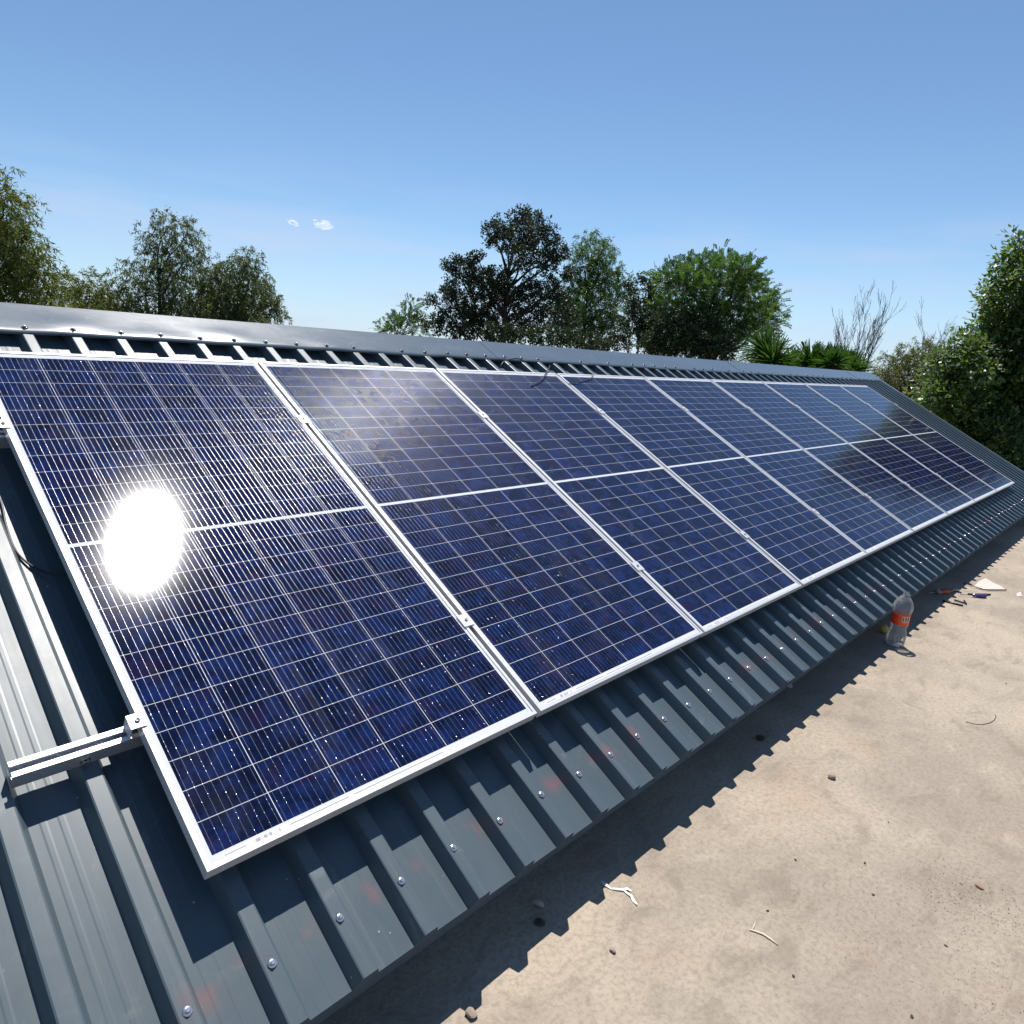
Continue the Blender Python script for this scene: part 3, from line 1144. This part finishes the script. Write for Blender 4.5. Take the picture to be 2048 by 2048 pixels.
# dried leaf
lf = MB()
lf.add([(0, -.013, .003), (.006, -.003, .001), (.004, .009, .005), (0, .014, .006), (-.005, .007, .002), (-.006, -.004, .004)], [(0, 1, 2, 3, 4, 5)])
lf.add([(0, -.013, .0022), (.006, -.003, .0002), (.004, .009, .0042), (0, .014, .0052), (-.005, .007, .0012), (-.006, -.004, .0032)], [(5, 4, 3, 2, 1, 0)])
o = lf.build("dry_leaf", simple("dry_leaf_brown", (0.22, 0.07, 0.03), 0.8))
p = G(1959, 1776)
o.location = (p.x, p.y, 0)
tag(o, "small curled reddish brown leaf on the concrete near the right edge", "leaf")


# tools in the shade of the eave
def tool(name, px, py, ang, label, cat, group="hand tools left at the eave"):
    p = G(px, py)
    e = empty(name, Matrix.Translation((p.x, p.y, 0)) @ Matrix.Rotation(ang, 4, 'Z'))
    return tag(e, label, cat, group)


M_RED = simple("red_handle", (0.45, 0.025, 0.02), 0.4)
M_ORG = simple("orange_handle", (0.55, 0.12, 0.02), 0.4)
M_PUR = simple("purple_handle", (0.07, 0.05, 0.22), 0.3)
M_TOOL = simple("tool_steel", (0.35, 0.35, 0.36), 0.3, 0.9)
M_BLK = simple("black_grip", (0.012, 0.012, 0.013), 0.45)


def ang_of(pa, pb):
    a, b_ = G(*pa), G(*pb)
    return math.atan2(b_.y - a.y, b_.x - a.x), (b_ - a).length


def pliers(pa, pb, handle, label):
    a, L = ang_of(pa, pb)
    e = tool("pliers", pa[0], pa[1], a, label, "pliers")
    b = MB()
    b.box(-0.062, -0.012, -0.009, -0.001, 0.006, 0.017)
    b.box(-0.062, -0.012, 0.001, 0.009, 0.006, 0.017)
    b.lathe([(0.0115, 0), (0.0115, 0.014)], 18, True, (0, 0, 0.005))
    bevel(b.build("jaws", M_TOOL, e), 0.002)
    for s in (-1, 1):
        h = MB()
        h.tube([(0.005, s * 0.004, 0.011), (0.03, s * 0.015, 0.011), (0.07, s * 0.024, 0.011), (0.12, s * 0.020, 0.011), (0.145, s * 0.023, 0.011)], [.007, .0085, .0095, .0095, .008], 10)
        h.build("handle", handle, e)
    return e


def screwdriver(pa, pb, handle, label, shaft=M_TOOL):
    a, L = ang_of(pa, pb)
    e = tool("screwdriver", pa[0], pa[1], a, label, "screwdriver")
    mx = Matrix.Translation((0, 0, 0.0155)) @ Matrix.Rotation(PI / 2, 4, 'Y')
    h = MB()
    h.lathe([(0.009, 0), (0.0145, 0.006), (0.0152, 0.04), (0.0125, 0.075), (0.0105, 0.088), (0.0130, 0.096), (0.008, 0.105)], 10, False)
    h.build("handle", handle, e, mx)
    s = MB()
    s.lathe([(0.0032, 0.104), (0.0032, 0.20), (0.0028, 0.215)], 10)
    s.build("shaft", shaft, e, mx)
    return e


pliers((1905, 1183), (1865, 1186), M_RED, "pliers with dark red handles lying in the shade beyond the bottle")
screwdriver((1898, 1187), (1840, 1191), M_ORG, "screwdriver with an orange handle lying in the deep shade under the eave")
screwdriver((1972, 1196), (1940, 1194), M_PUR, "screwdriver with a translucent purple handle lying half in sunlight", M_TOOL)
ground_line("marker_pen", [(1936, 1190), (1980, 1191)], .0075, M_BLK, "black marker pen lying beside the purple screwdriver", "pen", n=12)
ground_line("cable_offcut", [(1926, 1168), (1948, 1175), (1966, 1181), (1975, 1182), (2012, 1182)], .004, M_CABLE,
            "bent black cable offcut lying against the white paper sheet", "cable", lift=0.006)
ground_line("cable_offcut", [(1885, 1203), (1906, 1208), (1926, 1213)], .0065, M_CABLE, "short stiff black cable piece on the shadow edge before the pliers", "cable", lift=0.0)
ground_line("cable_offcut", [(1908, 1202), (1920, 1205), (1932, 1210), (1928, 1203)], .006, M_CABLE, "short hooked black cable piece right of the stiff one", "cable", lift=0.002)


def paper(pix, label, thick=0.002, zs=None):
    P = [G(*p) for p in pix]
    o0 = Vector((P[0].x, P[0].y, 0))
    n = len(P)
    zs = zs or [0] * n
    vs = [(p.x - o0.x, p.y - o0.y, 0.0035 + zs[i]) for i, p in enumerate(P)] + [(p.x - o0.x, p.y - o0.y, 0.0035 - thick + zs[i]) for i, p in enumerate(P)]
    b = MB()
    b.add(vs, [tuple(range(n)), tuple(range(2 * n - 1, n - 1, -1))] + [(i, i + n, (i + 1) % n + n, (i + 1) % n) for i in range(n)])
    bm = bmesh.new()
    me = b.mesh("paper_scrap")
    bm.from_mesh(me)
    bmesh.ops.recalc_face_normals(bm, faces=bm.faces)
    bm.to_mesh(me)
    bm.free()
    o = part("paper_scrap", me, simple("pinkish_paper", (0.56, 0.48, 0.43), 0.8, var=0.04))
    o.location = o0
    return tag(o, label, "paper", "paper scraps by the tools")


paper([(1945, 1176), (1958, 1163), (1971, 1157), (1986, 1166), (2000, 1172), (2013, 1181), (1975, 1181)], "large torn sheet of pale pinkish paper beside the tools")
paper([(2032, 1188), (2041, 1184), (2044, 1193), (2034, 1194)], "small pale paper scrap near the right edge, right of the tools")

# ------------------------------------------------------------------ vegetation
def foliage_mesh(name, P, D, U, Ls, Ws, fold=0.25):
    """leaves from arrays: base point, direction, side vector, length, width -> 4 point kite with a fold"""
    n = len(P)
    N = np.cross(D, U)
    a = P
    tip = P + D * Ls[:, None]
    mid = P + D * (Ls * 0.45)[:, None] + N * (Ws * fold)[:, None]
    l = mid + U * (Ws * 0.5)[:, None]
    r = mid - U * (Ws * 0.5)[:, None]
    V = np.stack([a, r, tip, l], 1).reshape(-1, 3)
    me = bpy.data.meshes.new(name)
    me.vertices.add(4 * n)
    me.vertices.foreach_set('co', V.astype(np.float32).ravel())
    me.loops.add(4 * n)
    me.loops.foreach_set('vertex_index', np.arange(4 * n, dtype=np.int32))
    me.polygons.add(n)
    me.polygons.foreach_set('loop_start', np.arange(0, 4 * n, 4, dtype=np.int32))
    me.update(calc_edges=True)
    return me


def unit(a):
    return a / (np.linalg.norm(a, axis=1, keepdims=True) + 1e-9)


def tree(name, label, cat, blobs, dist, leafmat, style, base=None, seed=1, dens=1.0, bark=None, group=None, leaf=1.0, depth=1.0, trunk_r=0.12, twigs=True, tone=None):
    """blobs: (px, py, radius px[, flatten]) as seen, put at a real distance and spread in depth"""
    R = np.random.default_rng(seed)
    bark = bark or M_BARK
    cs = []
    for bl in blobs:
        px, py, rp = bl[:3]
        dd = dist + R.uniform(-1, 1) * depth
        c = AT(px, py, dd)
        cs.append((np.array(c), rp / FPX * (c - CAM).length))
    if base is None:
        mx = sum(c[0][0] for c in cs) / len(cs)
        my = sum(c[0][1] for c in cs) / len(cs)
    else:
        q = AT(base, 700, dist)
        mx, my = q.x, q.y
    e = empty(name, Matrix.Translation((mx, my, -0.15)))
    tag(e, label, cat, group)
    org = np.array([mx, my, -0.15])
    tb = MB()
    top = max(c[0][2] for c in cs)
    # trunk with a lean, limbs to each blob
    ht = max(0.8, min(c[0][2] for c in cs) - 0.2)
    sway = R.uniform(-.25, .25, 2)
    def trunk_pt(z):
        f = z / max(top, .1)
        return np.array([sway[0] * math.sin(f * 3.0), sway[1] * math.sin(f * 2.3), z])
    zz = np.linspace(0, top * 0.75 + 0.15, 9)
    tb.tube([trunk_pt(z) for z in zz], [trunk_r * (1 - 0.75 * i / 8) for i in range(9)], 8)
    P, D, U, Ls, Ws = [], [], [], [], []
    for c, r in cs:
        lc = c - org
        z0 = min(max(0.5, lc[2] - np.hypot(*(lc[:2])) * 0.9 - r * 0.5), top * 0.7)
        s = trunk_pt(z0)
        m1 = s + (lc - s) * 0.4 + np.array([0, 0, 0.10 * r]) + R.normal(0, 0.08, 3)
        m2 = s + (lc - s) * 0.75 + R.normal(0, 0.07, 3)
        lr = trunk_r * 0.32
        tb.tube([s, m1, m2, lc], [lr, lr * .75, lr * .5, lr * .25], 5)
        nt = int(max(14, 150 * dens * (r / 0.6) ** 2))
        dirs = unit(R.normal(0, 1, (nt, 3)))
        dirs[:, 2] *= 0.9
        rad = 1.12 * r * R.uniform(0.1, 1.0, nt) ** 0.55
        lump = 1 + 0.22 * np.sin(dirs[:, 0] * 5 + seed) * np.cos(dirs[:, 1] * 4 + dirs[:, 2] * 5)
        ends = lc + dirs * (rad * lump)[:, None]
        if twigs:
            for k in range(0, nt, 6):
                st = lc + (ends[k] - lc) * 0.1 + R.normal(0, .03, 3)
                md = (st + ends[k]) / 2 + R.normal(0, 0.05 * r, 3)
                tb.tube([st, md, ends[k]], [0.010, 0.008, 0.004], 3, False)
        if style == 'willow':
            nl = 22
            for k in range(nt):
                d0 = dirs[k] * 0.8 + np.array([0, 0, 0.35])
                L = R.uniform(0.28, 0.55) * leaf
                t = R.uniform(0, 1, nl)
                p = ends[k] + np.outer(t, d0) * L * 0.7 - np.outer(t * t, [0, 0, 1]) * L * 0.75 + R.normal(0, .02, (nl, 3))
                dd = unit(d0 * 0.5 + np.array([0, 0, -0.75]) + R.normal(0, .45, (nl, 3)))
                P.append(p); D.append(dd); U.append(unit(np.cross(dd, R.normal(0, 1, (nl, 3)))))
                Ls.append(R.uniform(.08, .17, nl) * leaf); Ws.append(R.uniform(.018, .030, nl) * leaf)
        elif style == 'tuft':
            nl = 20
            for k in range(nt):
                rr = R.uniform(.05, .11) * leaf
                q = unit(R.normal(0, 1, (nl, 3)))
                p = ends[k] + q * rr * R.uniform(0.1, 1, (nl, 1))
                dd = unit(q + R.normal(0, .5, (nl, 3)))
                P.append(p); D.append(dd); U.append(unit(np.cross(dd, R.normal(0, 1, (nl, 3)))))
                Ls.append(R.uniform(.05, .10, nl) * leaf); Ws.append(R.uniform(.03, .05, nl) * leaf)
        elif style == 'frond':                      # feathery sprays leaning out
            nl = 22
            for k in range(nt):
                d0 = unit((dirs[k] + np.array([0, 0, 0.55]) + R.normal(0, .3, 3))[None])[0]
                sd = unit(np.cross(d0, R.normal(0, 1, 3))[None])[0]
                L = R.uniform(.18, .34) * leaf
                t = np.linspace(0.1, 1, nl // 2)
                sp = np.concatenate([ends[k] + np.outer(t, d0) * L - np.outer(t ** 2, [0, 0, 1]) * L * .25] * 2)
                sg = np.concatenate([np.ones(nl // 2), -np.ones(nl // 2)])
                dd = unit(sg[:, None] * sd + d0 * 0.7 + R.normal(0, .12, (nl, 3)))
                P.append(sp); D.append(dd); U.append(unit(np.cross(dd, np.cross(d0, sd)[None] + R.normal(0, .2, (nl, 3)))))
                Ls.append(R.uniform(.05, .09, nl) * leaf); Ws.append(R.uniform(.018, .03, nl) * leaf)
        elif style == 'broad':
            nl = 12
            for k in range(nt):
                q = unit(R.normal(0, 1, (nl, 3)))
                p = ends[k] + q * R.uniform(.02, .16, (nl, 1)) * leaf
                dd = unit(q * 0.8 + dirs[k] * 0.4 + np.array([0, 0, -0.15]) + R.normal(0, .3, (nl, 3)))
                P.append(p); D.append(dd)
                up = np.array([0, 0, 1.0]) + dirs[k] * 0.4
                U.append(unit(np.cross(dd, up[None] + R.normal(0, .45, (nl, 3)))))
                Ls.append(R.uniform(.06, .12, nl) * leaf); Ws.append(R.uniform(.035, .06, nl) * leaf)
    tb.build("trunk", bark, e)
    P, D, U, Ls, Ws = (np.concatenate(a) for a in (P, D, U, Ls, Ws))
    part("crown", foliage_mesh("crown", P, D, U, Ls, Ws), leafmat, e)
    return e


def bare_tree(name, label, px, pytop, dist, seed, spread, stems, group, grow_k=1.0):
    R = random.Random(seed)
    q = AT(px, pytop, dist)
    H = q.z + 0.15
    e = empty(name, Matrix.Translation((q.x, q.y, -0.15)))
    tag(e, label, "tree", group)
    b = MB()
    br = MB()

    def grow(p, d, L, r, lev, mb):
        pts, rs = [p], [r]
        n = 5
        for i in range(n):
            d = (d + Vector((R.gauss(0, .06), R.gauss(0, .06), R.gauss(0.03, .04)))).normalized()
            p = p + d * (L / n)
            pts.append(p)
            rs.append(max(r * (1 - 0.7 * (i + 1) / n), .0045))
        mb.tube(pts, rs, 4 if lev else 6, False)
        if lev < 3:
            for k in range(8 if lev == 0 else 4 if lev == 1 else 3):
                i = R.randint(2, n)
                a = R.uniform(0, 2 * PI)
                s = Vector((math.cos(a), math.sin(a), 0))
                grow(pts[i], (d * 1.0 + s * R.uniform(.22, .5) + Vector((0, 0, .2))).normalized(), L * R.uniform(.36, .60), rs[i] * .62, lev + 1, br)
    for s in range(stems):
        a = R.uniform(0, 2 * PI) if s else 0
        w = spread * (s / max(1, stems - 1) - 0.5)
        rd = RIGHT.copy()
        rd.z = 0
        grow(Vector((w * 0.2, 0, 0)), (Vector((0, 0, 1)) + rd * w + Vector((0, R.uniform(-.1, .1), 0))).normalized(), H * R.uniform(.50, .66) * grow_k, 0.045, 0, b)
    b.build("trunk", M_BARE, e)
    br.build("branches", M_BARE, e)
    return e


def yucca(name, label, heads, dist, seed, blade, mat, group):
    R = np.random.default_rng(seed)
    q = AT(heads[0][0], heads[0][1], dist)
    e = empty(name, Matrix.Translation((q.x, q.y, -0.15)))
    tag(e, label, "yucca", group)
    tb, lbm = MB(), MB()
    for hi, (px, py) in enumerate(heads):
        c = AT(px, py, dist + R.uniform(-.6, .6)) - e.location
        tb.tube([(c.x * 0.3, c.y * 0.3, 0), (c.x * .8, c.y * .8, c.z * .6), tuple(c)], [.11, .09, .07], 8)
        for k in range(210):
            a = R.uniform(0, 2 * PI)
            el = math.radians(R.uniform(-25, 80))
            d = Vector((math.cos(a) * math.cos(el), math.sin(a) * math.cos(el), math.sin(el)))
            L = blade * R.uniform(.75, 1.1)
            w = 0.036
            side = d.cross(Vector((0, 0, 1)))
            side = side.normalized() if side.length > .05 else Vector((1, 0, 0))
            nrm = side.cross(d)
            vs = []
            for t, ww in ((0, .6), (.35, 1), (.7, .75), (1, .05)):
                p = c + d * (L * t) - Vector((0, 0, 1)) * (L * 0.22 * t * t * math.cos(el)) + d * 0.04
                vs += [tuple(p + side * w * .5 * ww + nrm * .008), tuple(p - nrm * .006), tuple(p - side * w * .5 * ww + nrm * .008)]
            fs = []
            for i in range(3):
                for j in range(2):
                    fs.append((i * 3 + j, i * 3 + j + 1, i * 3 + j + 4, i * 3 + j + 3))
            lbm.add(vs, fs, True)
    tb.build("trunk", M_BARK, e)
    lbm.build("leaves", mat, e)
    return e


L_WIL = mat_leaf("leaf_willow", (0.055, 0.085, 0.022), (0.17, 0.20, 0.045), .42, .35, (0.34, 0.38, 0.045))
L_WIL2 = mat_leaf("leaf_gum", (0.045, 0.068, 0.028), (0.13, 0.165, 0.055), .38, .4, (0.24, 0.30, 0.05))
L_DRK = mat_leaf("leaf_thorn", (0.018, 0.030, 0.014), (0.060, 0.082, 0.036), .25, .4)
L_GRN = mat_leaf("leaf_green", (0.032, 0.072, 0.020), (0.11, 0.20, 0.048), .40, .35, (0.20, 0.36, 0.045))
L_GRD = mat_leaf("leaf_deep_green", (0.016, 0.032, 0.012), (0.060, 0.095, 0.032), .28, .4)
L_BRD = mat_leaf("leaf_glossy", (0.036, 0.072, 0.020), (0.14, 0.22, 0.058), .38, .5, (0.28, 0.43, 0.05), rough=0.38)
L_BSH = mat_leaf("leaf_bush", (0.060, 0.080, 0.022), (0.17, 0.19, 0.048), .40, .3, (0.32, 0.36, 0.05))
L_YUC = mat_leaf("leaf_yucca", (0.022, 0.066, 0.012), (0.070, 0.165, 0.030), .25, .5, (0.15, 0.32, 0.03), rough=0.35)

gl_ = "trees standing behind the roof ridge"
tree("willow_tree", "tall feathery willow cut by the left picture edge", "tree",
     [(-30, 380, 50), (8, 400, 26), (5, 450, 34), (-40, 470, 60), (50, 478, 30), (30, 520, 46), (-30, 560, 70), (72, 540, 30), (40, 580, 42), (95, 600, 30), (20, 625, 40)], 21, L_WIL, 'willow', base=-20, seed=3, dens=.55, group=gl_, depth=.8)
tree("willow_tree", "low pale green willow between the left edge willow and the tall gum tree", "tree",
     [(120, 590, 30), (165, 575, 32), (190, 600, 34), (140, 625, 34), (215, 615, 28), (185, 640, 30), (100, 640, 30)], 24, L_WIL, 'willow', seed=4, dens=.55, group=gl_, depth=.8)
tree("gum_tree", "tall airy gum tree with two rounded tops, left of the small clouds", "tree",
     [(325, 470, 34), (350, 455, 26), (318, 510, 32), (372, 470, 26), (388, 500, 24), (365, 520, 34), (290, 540, 34), (250, 560, 28), (330, 565, 36), (380, 555, 26), (350, 600, 40), (290, 595, 40), (240, 600, 34), (395, 610, 36), (270, 630, 34), (330, 630, 36), (380, 640, 34), (225, 630, 28)], 25, L_WIL2, 'willow', base=312, seed=5, dens=.38, group=gl_, depth=.9, trunk_r=.10)
tree("gum_tree", "shorter rounded gum tree right of the two topped gum, ending against open sky", "tree",
     [(425, 545, 32), (480, 540, 30), (500, 520, 20), (445, 580, 38), (505, 575, 34), (535, 590, 24), (545, 620, 22), (470, 615, 40), (515, 625, 34), (410, 620, 34), (430, 640, 30), (465, 650, 30), (505, 650, 28), (440, 600, 34)], 25.5, L_WIL2, 'willow', seed=6, dens=.7, group=gl_, depth=.9)
tree("small_tree", "small bright green tree on the ridge line left of the dark thorn tree", "tree",
     [(822, 615, 17), (812, 640, 26), (790, 650, 22), (770, 660, 18), (838, 650, 22), (800, 668, 26)], 24, L_GRN, 'frond', seed=7, dens=1.2, group=gl_, depth=.4, leaf=.8, trunk_r=.06)
tree("thorn_tree", "tall dark thorn tree with clumped leaves and bare limbs showing", "tree",
     [(1000, 455, 26), (1045, 440, 28), (1080, 455, 26), (1020, 485, 32), (1065, 485, 32), (1110, 490, 26), (985, 475, 18), (1125, 505, 16), (1045, 520, 28), (1095, 525, 26),
      (900, 530, 15), (930, 520, 20), (955, 515, 14), (925, 555, 34), (895, 575, 18), (960, 565, 34), (905, 610, 30), (950, 620, 40), (1000, 600, 36), (1050, 590, 34), (1010, 650, 40), (920, 655, 36), (1070, 640, 36), (870, 640, 26), (975, 555, 24), (1005, 560, 26), (1085, 575, 30), (1120, 600, 28), (1125, 645, 32), (965, 650, 36), (860, 600, 14), (1135, 550, 16)],
     23, L_DRK, 'tuft', base=1010, seed=8, dens=.72, group=gl_, depth=.9, leaf=1.05, trunk_r=.13)
tree("willow_tree", "light green willow standing right behind the dark thorn tree", "tree",
     [(1180, 490, 24), (1205, 500, 24), (1165, 525, 32), (1215, 540, 30), (1190, 570, 38), (1235, 570, 26), (1150, 585, 36), (1120, 610, 34), (1190, 620, 40), (1245, 600, 26), (1160, 650, 40), (1225, 650, 36)], 27, L_GRN, 'willow', seed=9, dens=.7, group=gl_, depth=.8)
tree("shrub", "dark scrubby bush filling the gap between willow and large round tree", "shrub",
     [(1300, 590, 24), (1310, 630, 30), (1285, 560, 14), (1262, 580, 16), (1275, 610, 22), (1265, 645, 28), (1290, 660, 30), (1240, 680, 28), (1300, 690, 26), (1200, 690, 26)], 22, L_DRK, 'tuft', seed=10, dens=.7, group=gl_, depth=.5, trunk_r=.05)
tree("feather_leaf_tree", "large dense round tree with bright feathery top, right of centre", "tree",
     [(1355, 552, 32), (1395, 540, 32), (1440, 538, 34), (1480, 540, 30), (1495, 560, 26), (1330, 570, 36), (1380, 575, 46), (1440, 575, 52), (1490, 590, 40), (1520, 605, 34), (1535, 635, 28), (1340, 625, 44), (1400, 640, 52), (1460, 640, 50), (1510, 655, 40), (1320, 670, 40), (1370, 690, 44), (1430, 700, 40)],
     22, L_GRN, 'frond', seed=11, dens=1.3, group=gl_, depth=1.1, leaf=.95, trunk_r=.16)
tree("shrub", "dark green scrub in front of the large round tree's left foot", "shrub",
     [(1330, 640, 34), (1375, 640, 34), (1350, 680, 36), (1400, 690, 36), (1440, 690, 34), (1310, 690, 30), (1420, 650, 28)], 20.3, L_GRD, 'tuft', seed=12, dens=.9, group=gl_, depth=.4, trunk_r=.05)
tree("shrub", "dark low scrub at the foot of the thorn tree and the willow behind it", "shrub",
     [(1060, 672, 24), (1095, 678, 26), (1130, 676, 26), (1165, 684, 26), (1195, 690, 24), (1020, 668, 22), (980, 664, 20)], 20.5, L_GRD, 'tuft', seed=22, dens=.8, group=gl_, depth=.4, trunk_r=.05)
yucca("yucca", "spiky yucca with one large rosette at the round tree's right foot", [(1528, 708), (1545, 728)], 17, 13, 0.66, L_YUC, "yuccas behind the ridge")
yucca("yucca", "cluster of bright green yucca rosettes low on the ridge, right of the large rosette", [(1590, 738), (1618, 728), (1642, 732), (1664, 730), (1688, 738), (1570, 748), (1705, 748)], 17.5, 14, 0.50, L_YUC, "yuccas behind the ridge")
bare_tree("bare_tree", "leafless tree with several thin upright stems beyond the ridge's right end", 1735, 590, 30, 15, 0.55, 5, "leafless trees", 1.02)
bare_tree("bare_tree", "smaller leafless tree half hidden behind the hedge, near the large leafy tree", 1885, 612, 34, 17, 0.35, 3, "leafless trees", 0.92)
tree("shrub", "fluffy olive green bush right behind the roof's far ridge corner", "shrub",
     [(1790, 725, 26), (1835, 710, 30), (1870, 715, 28), (1775, 750, 26), (1815, 750, 34), (1860, 750, 34), (1760, 765, 20), (1800, 785, 28), (1850, 790, 30)], 19, L_BSH, 'willow', seed=18, dens=1.5, group=gl_, depth=.5, leaf=.55, trunk_r=.05)
tree("broadleaf_tree", "big glossy broadleaf tree filling the right picture edge", "tree",
     [(2045, 485, 22), (2060, 530, 34), (2010, 515, 14), (2030, 560, 34), (1990, 570, 18), (2070, 600, 50), (1985, 600, 22), (2020, 620, 40), (1980, 650, 30), (2050, 680, 56), (2000, 690, 40), (1965, 715, 38), (2030, 740, 56), (1990, 770, 50), (2060, 800, 60), (2010, 830, 50), (2050, 870, 50), (2090, 740, 60), (2100, 660, 60), (2100, 860, 60)],
     15, L_BRD, 'broad', base=2090, seed=19, dens=.95, group=gl_, depth=.6, leaf=1.1, trunk_r=.14)
tree("hedge_bush", "leafy glossy bush bordering the roof's right gable edge, under the big tree", "shrub",
     [(1930, 690, 26), (1910, 720, 34), (1950, 730, 36), (1890, 760, 36), (1930, 770, 42), (1870, 800, 34), (1910, 820, 42), (1960, 810, 44), (1850, 830, 28), (1890, 850, 38), (1940, 860, 44), (1990, 870, 44), (1960, 900, 40), (2010, 920, 40), (2045, 940, 40), (1830, 815, 24)],
     14.2, L_BRD, 'broad', base=1950, seed=20, dens=1.1, group=gl_, depth=.5, leaf=1.0, trunk_r=.06)

# ------------------------------------------------------------------ two small clouds
def cloud(name, px, py, w, h, label, seed):
    R = np.random.default_rng(seed)
    c = AT(px, py, 4000)
    k = (c - CAM).length / FPX
    bm = bmesh.new()
    for i in range(60):
        x_ = R.uniform(-.5, .5)
        s = (1 - 1.4 * abs(x_)) * R.uniform(.20, .34)
        mt = Matrix.Translation(RIGHT * (x_ * w * k) - DOWN * (R.uniform(-.05, .35) * h * k * (1 - abs(x_))) + FWD * (R.normal(0, .3) * w * k)) @ Matrix.Scale(s * w * k, 4) @ Matrix.Diagonal((1, 1, .30, 1))
        bmesh.ops.create_icosphere(bm, subdivisions=2, radius=1, matrix=mt)
    me = bpy.data.meshes.new(name)
    bm.to_mesh(me)
    bm.free()
    t = NT("cloud")
    v = t.n.new("ShaderNodeVolumeScatter")
    v.inputs['Density'].default_value = 1.3 / (h * k)
    v.inputs['Anisotropy'].default_value = 0.2
    t.n.remove(t.p)
    t.l.new(v.outputs[0], t.out.inputs['Volume'])
    o = part(name, me, t.m)
    o.location = c
    return tag(o, label, "cloud", "small fair weather clouds")


cloud("cloud", 647, 452, 30, 10, "larger of the two small white clouds, right of the tall gum tree", 31)
cloud("cloud", 585, 445, 16, 5, "tiny wisp of white cloud just left of the larger small cloud", 32)
